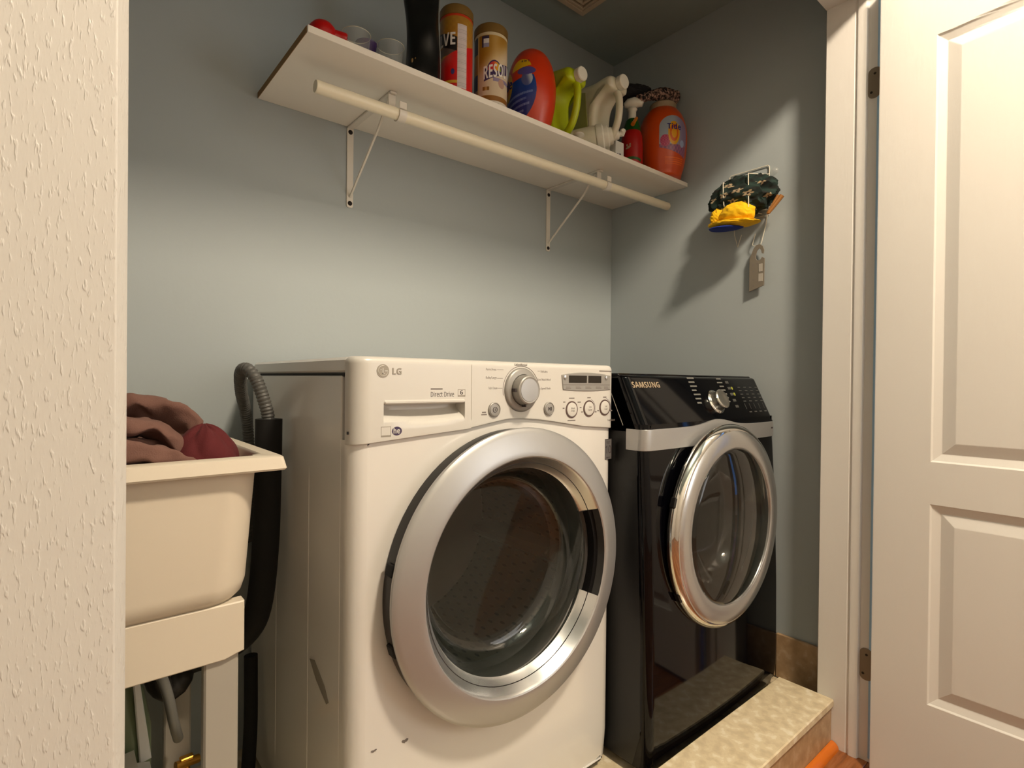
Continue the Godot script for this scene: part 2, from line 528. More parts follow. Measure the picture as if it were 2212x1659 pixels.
func hall() -> void:
	# wall between closet and hall, with the wide doorway
	struct("wall_front_right", boxed(Vector3(-0.0745, -0.2, 0.866), Vector3(2.7, 2.88, 1.0), 0.0005), M.hall_paint, "cream hall wall right of the closet doorway", "wall")
	struct("wall_front_left", boxed(Vector3(-3.5, -0.2, 0.866), Vector3(-1.782, 2.88, 1.0), 0.0005), M.hall_paint, "cream hall wall left of the closet doorway", "wall")
	struct("wall_front_header", boxed(Vector3(-1.782, 2.045, 0.866), Vector3(-0.0745, 2.88, 1.0), 0.0005), M.hall_paint, "cream hall wall over the closet doorway", "wall")
	# right jamb with its stop and hinge rebate
	var j := struct("door_frame_right", prism([[-0.0745, 0.864], [-0.0925, 0.864], [-0.0945, 0.866], [-0.0945, 0.9385], [-0.0925, 0.940], [-0.0925, 0.9445], [-0.0975, 0.947], [-0.0985, 0.950], [-0.0985, 0.964], [-0.0965, 0.968], [-0.0925, 0.9695], [-0.0875, 0.9715], [-0.0865, 0.975], [-0.0865, 0.999], [-0.0745, 1.0]], HALL, 2.045), M.trim_white, "white door jamb with stepped stop right of the dryer", "door frame")
	part(j, "gap_daylight", boxed(Vector3(-0.0880, HALL + 0.01, 0.9925), Vector3(-0.0863, 2.02, 0.9975), 0.0003), M.gap_daylight_blue, 35.0, "thin pale blue strip painted as daylight in the hinge gap")  # blue strip on the jamb paints the daylight showing at the hinge gap
	struct("door_frame_head", prism([[-1.77, 0.864], [-1.77, 0.94], [-0.0865, 0.94], [-0.0865, 0.864]], 2.025, 2.045), M.trim_white, "white head jamb across the top of the doorway", "door frame")
	var hs := struct("trim_head_stop", prism([[-1.77, 0.945], [-1.77, 1.0], [-0.0865, 1.0], [-0.0865, 0.945]], 2.02, 2.045), M.trim_white, "white stop strip under the doorway head", "trim")
	struct("door_frame_left", boxed(Vector3(-1.782, HALL, 0.864), Vector3(-1.762, 2.045, 1.0), 0.001), M.trim_white, "white left jamb hidden behind the grained casing", "door frame")
	# casings on the hall side
	struct("trim_casing_left", prism([[-1.900, 1.0], [-1.900, 1.013], [-1.896, 1.018], [-1.7690, 1.018], [-1.7672, 1.0172], [-1.7600, 1.0045], [-1.7595, 1.0]], HALL, 2.12), M.trim_grained, "wide white casing with brushed grain close at the left", "door casing")
	struct("trim_casing_right", prism([[0.0, 1.0], [0.0, 1.013], [-0.004, 1.016], [-0.06, 1.012], [-0.078, 1.009], [-0.080, 1.0]], HALL, 2.12), M.trim_white, "white casing behind the open panelled door", "door casing")
	struct("trim_casing_head", boxed(Vector3(-1.90, 2.03, 1.0), Vector3(0.0, 2.12, 1.016), 0.002), M.trim_white, "white casing over the closet doorway", "door casing")
	# the rest of the hall, behind the camera
	var fl := struct("floor_hall", boxed(Vector3(-3.5, HALL - 0.06, 0.87), Vector3(2.7, HALL - 0.012, 3.4), 0.0), M.grout, "orange hardwood strip floor of the hall", "floor")
	var rng := RandomNumberGenerator.new()
	rng.seed = 5
	for r in 28:
		var z := 0.906 + r * 0.088
		var x := -3.5 - rng.randf() * 0.8
		while x < 2.65:
			var e := minf(x + rng.randf_range(0.9, 1.7), 2.7)
			part(fl, "plank", boxed(Vector3(maxf(x, -3.5), HALL - 0.012, z), Vector3(e - 0.001, HALL, minf(z + 0.0868, 3.398)), 0.001), M["plank%d" % rng.randi_range(0, 2)])
			x = e
	struct("ceiling_hall", boxed(Vector3(-3.5, 2.78, 1.0), Vector3(2.7, 2.88, 3.4), 0.0), M.ceiling_paint, "flat ceiling of the hall behind the viewer", "ceiling")
	struct("wall_hall_left", boxed(Vector3(-3.6, -0.2, 0.9), Vector3(-3.5, 2.88, 3.4), 0.0), M.hall_paint, "cream end wall of the hall at left", "wall")
	var wrt := MB.new()
	wrt.box(Vector3(2.7, -0.2, 0.9), Vector3(2.8, 2.88, 1.5), 0.0)
	wrt.box(Vector3(2.7, -0.2, 3.1), Vector3(2.8, 2.88, 3.4), 0.0)
	wrt.box(Vector3(2.7, -0.2, 1.5), Vector3(2.8, 0.25, 3.1), 0.0)
	wrt.box(Vector3(2.7, 2.3, 1.5), Vector3(2.8, 2.88, 3.1), 0.0)
	struct("wall_hall_right", wrt, M.hall_paint, "cream end wall of the hall at right", "wall")
	var f2 := MB.new()
	for b in [[1.5, 1.56, 0.25, 2.3], [3.04, 3.1, 0.25, 2.3], [1.56, 3.04, 0.25, 0.31], [1.56, 3.04, 2.24, 2.3], [2.27, 2.33, 0.31, 2.24]]:
		f2.box(Vector3(2.71, b[2], b[0]), Vector3(2.77, b[3], b[1]), 0.003)
	var w2 := struct("window_2", f2, M.trim_white, "tall white framed window in the hall's right end wall", "window")
	part(w2, "pane", boxed(Vector3(2.735, 0.31, 1.56), Vector3(2.74, 2.24, 2.27), 0.0), M.window_glass)
	part(w2, "pane", boxed(Vector3(2.735, 0.31, 2.33), Vector3(2.74, 2.24, 3.04), 0.0), M.window_glass)
	var wb := MB.new()
	wb.box(Vector3(-3.5, -0.2, 3.4), Vector3(-0.15, 2.88, 3.5), 0.0)
	wb.box(Vector3(1.05, -0.2, 3.4), Vector3(2.7, 2.88, 3.5), 0.0)
	wb.box(Vector3(-0.15, -0.2, 3.4), Vector3(1.05, 0.8, 3.5), 0.0)
	wb.box(Vector3(-0.15, 2.1, 3.4), Vector3(1.05, 2.88, 3.5), 0.0)
	struct("wall_hall_back", wb, M.hall_paint, "cream hall wall with a window behind the viewer", "wall")
	var fr := MB.new()
	for b in [[-0.15, -0.1, 0.8, 2.1], [1.0, 1.05, 0.8, 2.1], [-0.1, 1.0, 0.8, 0.85], [-0.1, 1.0, 2.05, 2.1], [0.43, 0.47, 0.85, 2.05]]:
		fr.box(Vector3(b[0], b[2], 3.40), Vector3(b[1], b[3], 3.46), 0.003)
	var w := struct("window_1", fr, M.trim_white, "white framed window of the hall behind the viewer", "window")
	part(w, "pane", boxed(Vector3(-0.1, 0.85, 3.425), Vector3(0.43, 2.05, 3.43), 0.0), M.window_glass)
	part(w, "pane", boxed(Vector3(0.47, 0.85, 3.425), Vector3(1.0, 2.05, 3.43), 0.0), M.window_glass)
	# the hall's ceiling lamp, which lights the closet through the doorway
	lamp(Vector3(-0.88, 2.78, 1.96), 5.0, "round frosted ceiling lamp in the hall behind the viewer")

func lamp(at: Vector3, power: float, label: String) -> void:
	var l := thing("ceiling_lamp", at, label, "ceiling lamp")
	var base := MB.new()
	base.lathe([Vector2(0, 0), Vector2(0.15, 0), Vector2(0.155, -0.008), Vector2(0.15, -0.02), Vector2(0, -0.02)], 40, Transform3D(Basis(), at))
	part(l, "base", base, M.lamp_shell)
	var dome := MB.new()
	dome.lathe([Vector2(0, -0.021), Vector2(0.135, -0.021), Vector2(0.132, -0.05), Vector2(0.115, -0.085), Vector2(0.08, -0.11), Vector2(0.04, -0.122), Vector2(0, -0.125)], 40, Transform3D(Basis(), at))
	part(l, "diffuser", dome, M.lamp_glow)
	var om := OmniLight3D.new()
	om.name = "lamp_light"
	om.light_color = Color(1.0, 0.918, 0.815)
	om.light_energy = power
	om.light_size = 0.13
	om.omni_range = 10.0
	om.omni_attenuation = 2.0
	om.shadow_enabled = true
	l.add_child(om)
	om.position = Vector3(0, -0.072, 0)

func door_leaf() -> void:
	# right leaf, standing open at a right angle to the wall; its moulded face looks left
	var z0 := 1.0115
	var z1 := 1.775
	var y0 := -0.075
	var y1 := 2.012
	var top := func(z: float) -> float:
		return 1.811 + 0.02 * (1 - cos(TAU * (z - 1.133) / 0.52)) / 2
	var depth := func(z: float, y: float) -> float:
		var s := -1.0
		if z > 1.134 and z < 1.653:
			if y > 0.60 and y > 0.757:
				s = minf(minf(z - 1.134, 1.653 - z), minf(y - 0.757, top.call(z) - y))
			elif y < 0.651:
				s = minf(minf(z - 1.134, 1.653 - z), minf(y - 0.153, 0.651 - y))
		if s <= 0.0:
			return 0.0
		if s < 0.003:
			return 0.0035 * s / 0.003
		if s < 0.020:
			return 0.0035 + 0.0065 * (s - 0.003) / 0.017
		if s < 0.048:
			return 0.010 - 0.0085 * (s - 0.020) / 0.028
		return 0.0015
	var zs := [z0, z0 + 0.003, 1.08]
	var ys := [y0, 0.0, 0.1]
	for i in 40:
		zs.append(1.132 + i * 0.00133)
		zs.append(1.655 - i * 0.00133)
		ys.append(0.151 + i * 0.00133); ys.append(0.653 - i * 0.00133); ys.append(0.755 + i * 0.00133)
	for i in 56:
		ys.append(1.757 + i * 0.0014)
	for i in 9:
		zs.append(1.2 + i * 0.05)
	ys.append_array([0.25, 0.35, 0.45, 0.55, 0.7, 0.9, 1.1, 1.3, 1.5, 1.7, 1.9, y1])
	zs.append(z1 - 0.003); zs.append(z1)
	zs.sort(); ys.sort()
	var rows := []
	for y in ys:
		var r := PackedVector3Array()
		r.append(Vector3(-0.100, y, z0))
		r.append(Vector3(-0.133, y, z0))
		for z in zs:
			r.append(Vector3(-0.135 + depth.call(z, y) + (0.001 if z == z0 or z == z1 else 0.0), y, z))
		r.append(Vector3(-0.100, y, z1))
		rows.append(r)
	var mb := MB.new()
	mb.grid(rows, true)
	mb.fix()
	var d := thing("door_1", Vector3(-0.1175, y0, z0), "white two panel moulded door standing open at the right", "door")
	d.set_meta("kind", "structure")
	part(d, "panel", mb, M.trim_white, 20.0)
	for yy in [[0.134, 0.222], [1.729, 1.812]]:
		var ym: float = (yy[0] + yy[1]) / 2
		var hh: float = yy[1] - yy[0]
		var h := MB.new()
		h.extrude(MB.rrect(0.032, hh, 0.014, 4), -0.0888, -0.0863, 0.0005, Transform3D(Basis(Vector3(0, 0, 1), Vector3(0, 1, 0), Vector3(1, 0, 0)), Vector3(0, ym, 0.9865)))
		var hi := part(d, "hinge", h, M.hinge_metal)
		var kn := MB.new()
		kn.lathe([Vector2(0, -hh / 2), Vector2(0.0045, -hh / 2), Vector2(0.0045, hh / 2), Vector2(0, hh / 2)], 12, Transform3D(Basis(), Vector3(-0.0955, ym, 1.0055)))
		part(hi, "knuckle", kn, M.hinge_metal)
		for q in [-0.30, 0.30]:
			var s := MB.new()
			s.lathe([Vector2(0, 0), Vector2(0.0035, 0), Vector2(0.003, 0.001), Vector2(0, 0.0012)], 10, Transform3D(Basis(Vector3(0, 1, 0), Vector3(-1, 0, 0), Vector3(0, 0, 1)), Vector3(-0.0888, ym + hh * q, 0.983 + 0.004 * signf(q))))
			part(hi, "screw", s, M.hinge_dark)

# ------------------------------------------------------------------ white washer
func plan(x0: float, x1: float, zf: float, zb: float, r: float, xs: Array) -> Array:
	# points [x, z, nx, nz] from the left side round the front to the right side
	var out := [[x0, zb, -1.0, 0.0], [x0, (zb + zf - r) / 2, -1.0, 0.0]]
	for i in 9:
		var a := PI / 2 * i / 8.0
		out.append([x0 + r - cos(a) * r, zf - r + sin(a) * r, -cos(a), sin(a)])
	for x in xs:
		if x > x0 + r + 0.001 and x < x1 - r - 0.001:
			out.append([x, zf, 0.0, 1.0])
	for i in 9:
		var a := PI / 2 * (1 - i / 8.0)
		out.append([x1 - r + cos(a) * r, zf - r + sin(a) * r, cos(a), sin(a)])
	out.append([x1, (zb + zf - r) / 2, 1.0, 0.0])
	out.append([x1, zb, 1.0, 0.0])
	return out

func seam(x: float) -> float:   # lower edge of the washer's console
	var k := [[-1.5, 0.836], [-1.417, 0.836], [-1.296, 0.845], [-1.175, 0.8535], [-1.126, 0.861], [-1.08, 0.8675], [-1.04, 0.867], [-0.99, 0.8625], [-0.943, 0.856], [-0.852, 0.842], [-0.734, 0.832], [-0.6, 0.832]]
	for i in k.size() - 1:
		if x <= k[i + 1][0]:
			return lerpf(k[i][1], k[i + 1][1], (x - k[i][0]) / (k[i + 1][0] - k[i][0]))
	return 0.832

func radial_front(mb: MB, c: Vector2, r: float, bound: Callable, zf: Callable, nr: int, na: int) -> void:
	# a panel with a round hole: from the circle out to bound(angle), z from zf(x, y)
	var rows := []
	for i in nr + 1:
		var row := PackedVector3Array()
		for j in na:
			var a := TAU * j / na
			var p := c + Vector2(cos(a), sin(a)) * r
			p = p.lerp(bound.call(a), float(i) / nr)
			row.append(Vector3(p.x, p.y, zf.call(p.x, p.y)))
		rows.append(row)
	mb.grid(rows, true)

func washer() -> void:
	var w := thing("washing_machine", Vector3(-1.076, 0, 0.33), "white front-loading washer with silver-ringed round door and knob", "washer")
	var c := Vector2(-1.068, 0.557)
	var g := func(x: float, y: float, z: float) -> Vector3: return Vector3(x, y, z)
	# cabinet: sides, back, bottom
	var cab := MB.new()
	cab.box(Vector3(WX0, 0.02, 0.04), Vector3(WX0 + 0.012, 0.953, 0.585), 0.002)
	cab.box(Vector3(WX1 - 0.012, 0.02, 0.04), Vector3(WX1, 0.953, 0.585), 0.002)
	cab.box(Vector3(WX0 + 0.012, 0.02, 0.04), Vector3(WX1 - 0.012, 0.953, 0.05), 0.0)
	cab.box(Vector3(WX0 + 0.012, 0.02, 0.05), Vector3(WX1 - 0.012, 0.03, 0.585), 0.0)
	for z in [0.235, 0.432]:
		cab.tube([Vector3(WX0 + 0.003, 0.06, z), Vector3(WX0 + 0.0016, 0.12, z), Vector3(WX0 + 0.0016, 0.75, z), Vector3(WX0 + 0.003, 0.80, z)], 0.0024, 8)
	var cb := part(w, "cabinet", cab, M.enamel_side)
	var dent := MB.new()
	var dp := PackedVector2Array([Vector2(0.445, 0.405), Vector2(0.470, 0.412), Vector2(0.520, 0.385), Vector2(0.540, 0.362), Vector2(0.530, 0.355), Vector2(0.480, 0.378)])
	dent.extrude(dp, 0.0, 0.0012, 0.0005, Transform3D(Basis(Vector3(0, 0, 1), Vector3(0, 1, 0), Vector3(-1, 0, 0)), Vector3(WX0, 0, 0)))
	part(cb, "dent_reflection", dent, M.badge_grey)  # grey patch paints the dark reflection over a shallow grip dent
	part(w, "seam_gap", boxed(Vector3(WX0 + 0.002, 0.9525, 0.045), Vector3(WX1 - 0.002, 0.9575, 0.60), 0.0), M.black_gap)
	var tp := MB.new()
	tp.extrude(MB.rrect(WX1 - WX0, 0.565, 0.012, 4), 0.9575, 0.9855, 0.005, Transform3D(Basis(Vector3(1, 0, 0), Vector3(0, 0, 1), Vector3(0, 1, 0)), Vector3((WX0 + WX1) / 2, 0, 0.04 + 0.2825)))
	part(w, "top_panel", tp, M.enamel_side)
	part(w, "plinth", boxed(Vector3(WX0 + 0.02, 0.004, 0.06), Vector3(WX1 - 0.01, 0.03, 0.612), 0.004), M.black_plastic)
	for fx in [WX0 + 0.05, WX1 - 0.05]:
		for fz in [0.1, 0.57]:
			var ft := MB.new()
			ft.lathe([Vector2(0, 0), Vector2(0.02, 0), Vector2(0.02, 0.012), Vector2(0.008, 0.014), Vector2(0.008, 0.03), Vector2(0, 0.03)], 14, Transform3D(Basis(), Vector3(fx, 0, fz)))
			part(w, "foot", ft, M.black_plastic)
	# front panel with the door opening
	var xl := WX0 + 0.03
	var xr := WX1 - 0.03
	var bound := func(a: float) -> Vector2:
		var d := Vector2(cos(a), sin(a))
		var k := 9.0
		if d.x > 1e-6: k = minf(k, (xr - c.x) / d.x)
		if d.x < -1e-6: k = minf(k, (xl - c.x) / d.x)
		if d.y < -1e-6: k = minf(k, (0.02 - c.y) / d.y)
		if d.y > 1e-6: k = minf(k, (0.862 - c.y) / d.y)
		var p := c + d * k
		if p.y > 0.80:
			p.y = seam(p.x) + 0.005 - (0.0 if p.y > 0.8619 else (0.862 - p.y) * 0.9)
		return p
	var zf := func(x: float, y: float) -> float:
		return 0.6255 - 0.006 * pow(clampf((0.05 - y) / 0.03, 0.0, 1.0), 2.0)
	var fp := MB.new()
	radial_front(fp, c, 0.224, bound, zf, 6, 144)
	for s in [-1, 1]:
		var rows := []
		for i in 13:
			var row := PackedVector3Array()
			var y: float = lerpf(0.02, seam(xl if s < 0 else xr) + 0.004, i / 12.0)
			for k in 9:
				var a := PI / 2 * k / 8.0
				row.append(Vector3((xl if s < 0 else xr) + s * sin(a) * 0.0295, y, zf.call(0.0, y) - 0.0295 + cos(a) * 0.0295))
			row.append(Vector3((WX0 + 0.0005 if s < 0 else WX1 - 0.0005), y, 0.575))
			rows.append(row)
		fp.grid(rows)
	var fpn := part(w, "front_panel", fp, M.enamel, 50.0)
	# round of the bottom lip
	part(fpn, "lip", boxed(Vector3(xl, 0.0195, 0.595), Vector3(xr, 0.0225, 0.6235), 0.001), M.enamel)
	# console with the drawer's hand recess sunk into it
	var xs := []
	for i in 111:
		xs.append(-1.39 + 0.63 * i / 110.0)
	for e in [-1.361, -1.190]:
		xs.append_array([e - 0.0006, e + 0.0006])
	xs.append_array([-1.1755, -1.1748, -1.1742, -1.1735])
	xs.sort()
	var pl := plan(WX0 - 0.0005, WX1 + 0.0005, 0.632, 0.60, 0.03, xs)
	pl.pop_front()
	pl.pop_back()
	var ys := [0.872, 0.876, 0.88, 0.884, 0.888, 0.892, 0.896, 0.9, 0.904, 0.9055, 0.9066, 0.91, 0.92, 0.935, 0.95, 0.965, 0.975]
	var sink := func(x: float, y: float) -> float:
		if x > -1.1753 and x < -1.1737:
			return 0.0012
		if x < -1.361 or x > -1.190 or y > 0.906:
			return 0.0
		var q := (x + 1.2755) / 0.0855
		var yb := 0.866 + 0.006 * q * q
		return 0.030 * smoothstep(0.0, 1.0, (y - yb) / 0.026)
	var cols := []
	for p in pl:
		var col := PackedVector3Array()
		var put := func(y: float, off: float) -> void:
			col.append(Vector3(p[0] + p[2] * off, y, p[1] + p[3] * off))
		var yb := seam(p[0])
		if p[0] < -1.1742:
			yb -= 0.0015
		put.call(yb + 0.001, -0.03)
		put.call(yb, -0.002)
		put.call(yb + 0.001, -0.0004)
		for i in 4:
			put.call(lerpf(yb + 0.002, 0.8715, i / 4.0), 0.0)
		for y in ys:
			put.call(y, -(sink.call(p[0], y) if p[3] > 0.999 else 0.0))
		for i in 6:
			var a := PI / 2 * (i + 1) / 6.0
			put.call(0.9755 + 0.0115 * sin(a), -0.0115 * (1 - cos(a)))
		put.call(0.987, -0.04)
		cols.append(col)
	var cm := MB.new()
	cm.grid(cols)
	cm.fix()
	var con := part(w, "console", cm, M.console_white, 32.0)
	part(con, "sensor_hole", boxed(Vector3(WX0 - 0.0016, 0.853, 0.612), Vector3(WX0 + 0.001, 0.858, 0.615), 0.0), M.black_gap)
	var dw := MB.new()
	dw.box(Vector3(-1.361, 0.9035, 0.604), Vector3(-1.190, 0.911, 0.6345), 0.0025)
	part(w, "drawer_handle", dw, M.console_white)
	# selector
	var fwd := func(x: float, y: float, z: float) -> Transform3D:
		return Transform3D(Basis(Vector3(1, 0, 0), Vector3(0, 0, 1), Vector3(0, -1, 0)), Vector3(x, y, z))
	var kb := MB.new()
	kb.lathe([Vector2(0.0465, 0), Vector2(0.0465, 0.002), Vector2(0.0445, 0.005), Vector2(0.041, 0.0065), Vector2(0.033, 0.008), Vector2(0.032, 0.004), Vector2(0, 0.004)], 48, fwd.call(-1.045, 0.928, 0.6315))
	var dial := part(w, "dial_ring", kb, M.silver_flat)
	var kn := MB.new()
	kn.lathe([Vector2(0.0315, 0), Vector2(0.0315, 0.010), Vector2(0.0295, 0.022), Vector2(0.027, 0.0235), Vector2(0.0245, 0.0225), Vector2(0, 0.022)], 48, fwd.call(-1.045, 0.928, 0.6355))
	var kk := part(w, "knob", kn, M.silver_flat)
	var kf := MB.new()
	kf.lathe([Vector2(0, 0.0), Vector2(0.024, 0.0), Vector2(0.0235, 0.0012), Vector2(0, 0.0018)], 40, fwd.call(-1.045, 0.928, 0.6575))
	part(kk, "face", kf, M.silver_paint)
	for q in [Vector2(-0.0318, 0.0), Vector2(-0.004, -0.0318)]:
		var mk := MB.new()
		mk.box(Vector3(-1.045 + q.x - 0.0015, 0.928 + q.y - 0.0035, 0.640), Vector3(-1.045 + q.x + 0.0015, 0.928 + q.y + 0.0035, 0.652), 0.0005)
		part(kk, "grip_mark", mk, M.print_dark)
	var arc := MB.new()
	var ap := []
	for i in 41:
		var a := deg_to_rad(lerpf(193, -13, i / 40.0))
		ap.append(Vector3(-1.045 + cos(a) * 0.050, 0.928 + sin(a) * 0.050, 0.6321))
	arc.tube(ap, 0.0006, 5)
	for q in [[-1.111, -1.094, 0.9695, 0.963], [-1.111, -1.096, 0.952, 0.949], [-1.109, -1.097, 0.932, 0.929], [-0.992, -0.999, 0.9685, 0.963], [-0.988, -0.997, 0.930, 0.927]]:
		arc.tube([Vector3(q[0], q[2], 0.6321), Vector3(q[1], q[2] if absf(q[2] - q[3]) < 0.004 else q[2], 0.6321)], 0.00035, 4)
	part(dial, "scale_arc", arc, M.print_grey)
	# buttons
	for b in [[-1.118, 0.8885], [-0.965, 0.8865]]:
		var bm := MB.new()
		bm.lathe([Vector2(0.015, 0), Vector2(0.0148, 0.0035), Vector2(0.013, 0.0045), Vector2(0.0118, 0.003), Vector2(0.0118, 0.004), Vector2(0, 0.0048)], 32, fwd.call(b[0], b[1], 0.6315))
		var bn := part(w, "button", bm, M.silver_flat)
		var ic := MB.new()
		if b[0] < -1.0:
			var rp := []
			for i in 25:
				rp.append(Vector3(b[0] + cos(TAU * i / 24) * 0.0052, b[1] + sin(TAU * i / 24) * 0.0052, 0.6364))
			ic.tube(rp, 0.0005, 4)
			ic.box(Vector3(b[0] - 0.0006, b[1] - 0.0025, 0.636), Vector3(b[0] + 0.0006, b[1] + 0.0025, 0.6368), 0.0)
		else:
			ic.extrude(PackedVector2Array([Vector2(b[0] - 0.004, b[1] - 0.004), Vector2(b[0] + 0.0005, b[1]), Vector2(b[0] - 0.004, b[1] + 0.004)]), 0.636, 0.6368, 0.0)
			ic.box(Vector3(b[0] + 0.0015, b[1] - 0.004, 0.636), Vector3(b[0] + 0.0025, b[1] + 0.004, 0.6368), 0.0)
			ic.box(Vector3(b[0] + 0.004, b[1] - 0.004, 0.636), Vector3(b[0] + 0.005, b[1] + 0.004, 0.6368), 0.0)
		part(bn, "symbol", ic, M.print_dark)
	var names := [["Wash", "Temp."], ["Spin", "Speed"], ["Soil", "Level"]]
	var n := 0
	for b in [[-0.892, 0.8825], [-0.8335, 0.8835], [-0.777, 0.8845]]:
		var ri := MB.new()
		ri.lathe([Vector2(0.0195, 0), Vector2(0.0195, 0.0012), Vector2(0.0162, 0.0012), Vector2(0.0162, 0)], 36, fwd.call(b[0], b[1], 0.6318))
		var bu := MB.new()
		bu.lathe([Vector2(0.0162, 0), Vector2(0.0160, 0.0022), Vector2(0.014, 0.0032), Vector2(0, 0.0038)], 32, fwd.call(b[0], b[1], 0.6318))
		var bb := part(w, "button", bu, M.console_white)
		part(bb, "ring", ri, M.ring_brown)
		var tx := MB.new()
		for q in 2:
			text(tx, names[n][q], 0.0042, func(x: float, y: float, z: float) -> Vector3: return Vector3(b[0] + 0.001 + x, b[1] + 0.003 - 0.0062 * q + y, 0.6352 + z), 0, 0.8)
		part(bb, "lettering", tx, M.print_grey)
		n += 1
	# display
	var dp2 := PackedVector2Array()
	for i in 9:
		var q := i / 8.0
		dp2.append(Vector2(lerpf(-0.9265, -0.7585, q), 0.9615 + 0.0065 * (1 - pow(2 * q - 1, 2.0))))
	for i in 9:
		var q := i / 8.0
		dp2.append(Vector2(lerpf(-0.7585, -0.9215, q), 0.928 - 0.0035 * (1 - pow(2 * q - 1, 2.0))))
	var dm := MB.new()
	dm.extrude(dp2, 0.6315, 0.6340, 0.001)
	var disp := part(w, "display", dm, M.silver_flat)
	for q in [[-0.904, -0.844], [-0.8385, -0.793]]:
		part(disp, "screen", boxed(Vector3(q[0], 0.9437, 0.6335), Vector3(q[1], 0.9605, 0.6347), 0.0004), M.display_dark)
	for x in [-0.9165, -0.775]:
		var led := MB.new()
		led.lathe([Vector2(0.0055, 0), Vector2(0.0045, 0.003), Vector2(0, 0.0042)], 16, fwd.call(x, 0.957, 0.6338))
		part(disp, "indicator", led, M.silver_bright)
	part(disp, "groove", boxed(Vector3(-0.922, 0.9385, 0.6338), Vector3(-0.762, 0.9400, 0.6343), 0.0), M.print_grey)
	var dt := MB.new()
	for q in [[-0.905, 0.016], [-0.872, 0.018], [-0.838, 0.020], [-0.802, 0.020], [-0.774, 0.016]]:
		dt.box(Vector3(q[0] - q[1] / 2, 0.9308, 0.6339), Vector3(q[0] + q[1] / 2, 0.9322, 0.6343), 0.0)
		dt.box(Vector3(q[0] - q[1] / 2, 0.9335, 0.6339), Vector3(q[0] + q[1] / 3, 0.9347, 0.6343), 0.0)
	part(disp, "print", dt, M.print_grey)
	# lettering
	var gt := func(x0: float, y0: float) -> Callable:
		return func(x: float, y: float, z: float) -> Vector3: return Vector3(x0 + x, y0 + y, 0.6318 + z)
	var lt := MB.new()
	for q in [["Perm.Press", -1.113, 0.9695, 2], ["Bulky/Large", -1.112, 0.9525, 2], ["Tub Clean", -1.110, 0.932, 2], ["Cotton/Normal", -1.047, 0.9815, 0], ["Delicates", -0.990, 0.968, 1], ["Hand Wash/Wool", -1.0, 0.9505, 1], ["Speed Wash", -0.988, 0.9305, 1]]:
		text(lt, q[0], 0.0046, gt.call(q[1], q[2]), q[3], 0.82)
	for q in [[-0.892, 0.9085, 0.018], [-0.8335, 0.909, 0.012], [-0.777, 0.9095, 0.012], [-0.892, 0.8575, 0.026], [-0.916, 0.9, 0.007], [-0.867, 0.899, 0.011], [-0.918, 0.886, 0.006], [-0.862, 0.8865, 0.006], [-0.857, 0.876, 0.006], [-0.8095, 0.875, 0.007], [-0.8005, 0.8775, 0.006], [-0.7525, 0.8765, 0.008], [-0.776, 0.9725, 0.044], [-1.254, 0.9305, 0.026], [-1.143, 0.8835, 0.010], [-1.143, 0.879, 0.014]]:
		lt.box(Vector3(q[0] - q[2] / 2, q[1] - 0.0013, 0.6315), Vector3(q[0] + q[2] / 2, q[1] + 0.0013, 0.6321), 0.0)
	text(lt, "TrueBalance", 0.0050, gt.call(-0.752, 0.8535), 0, 0.75)
	part(con, "lettering", lt, M.print_grey)
	for q in [[-0.8335, 0.8835, 70, -25], [-0.777, 0.8845, 80, -25]]:
		var pp := []
		for i in 13:
			var a := deg_to_rad(lerpf(q[2], q[3], i / 12.0))
			pp.append(Vector3(q[0] + cos(a) * 0.0225, q[1] + sin(a) * 0.0225, 0.6319))
		part(con, "button_arc", tube1(pp, 0.0005, 4), M.print_purple)
	var dd := MB.new()
	text(dd, "Direct Drive", 0.0092, gt.call(-1.241, 0.9205), 0, 0.78)
	part(con, "lettering", dd, M.print_dark)
	var bd := MB.new()
	bd.lathe([Vector2(0.0118, 0), Vector2(0.0118, 0.0008), Vector2(0, 0.0008)], 32, fwd.call(-1.3635, 0.962, 0.6317))
	text(bd, "LG", 0.0108, gt.call(-1.3365, 0.962), 0, 1.1, true, 0.001)
	var bdg := part(con, "emblem", bd, M.badge_grey)
	var bl := MB.new()
	bl.box(Vector3(-1.3645, 0.957, 0.6324), Vector3(-1.3630, 0.967, 0.6329), 0.0)
	bl.box(Vector3(-1.3645, 0.957, 0.6324), Vector3(-1.3605, 0.9583, 0.6329), 0.0)
	bl.box(Vector3(-1.3605, 0.9614, 0.6324), Vector3(-1.3545, 0.9626, 0.6329), 0.0)
	bl.box(Vector3(-1.3685, 0.9635, 0.6324), Vector3(-1.3668, 0.9652, 0.6329), 0.0)
	var gp := []
	for i in 25:
		var a := deg_to_rad(lerpf(75, 360, i / 24.0))
		gp.append(Vector3(-1.3635 + cos(a) * 0.0090, 0.962 + sin(a) * 0.0090, 0.6326))
	bl.tube(gp, 0.0006, 4)
	part(bdg, "emblem_lines", bl, M.console_white)
	# small marks: arrow sticker, he disc, square logo
	for q in [[-1.366, -1.347, 0.847, 0.865], [-1.2065, -1.189, 0.9155, 0.9295]]:
		var st := MB.new()
		for e in [[q[0], q[1], q[2], q[2] + 0.0008], [q[0], q[1], q[3] - 0.0008, q[3]], [q[0], q[0] + 0.0008, q[2], q[3]], [q[1] - 0.0008, q[1], q[2], q[3]]]:
			st.box(Vector3(e[0], e[2], 0.6316), Vector3(e[1], e[3], 0.6322), 0.0)
		st.box(Vector3(q[0], q[2], 0.6316), Vector3(q[1], q[2] + 0.003, 0.6321), 0.0)
		part(con, "sticker", st, M.badge_grey)
	var six := MB.new()
	text(six, "6", 0.0078, gt.call(-1.1978, 0.9236), 0, 1.2, true)
	part(con, "lettering", six, M.print_dark)
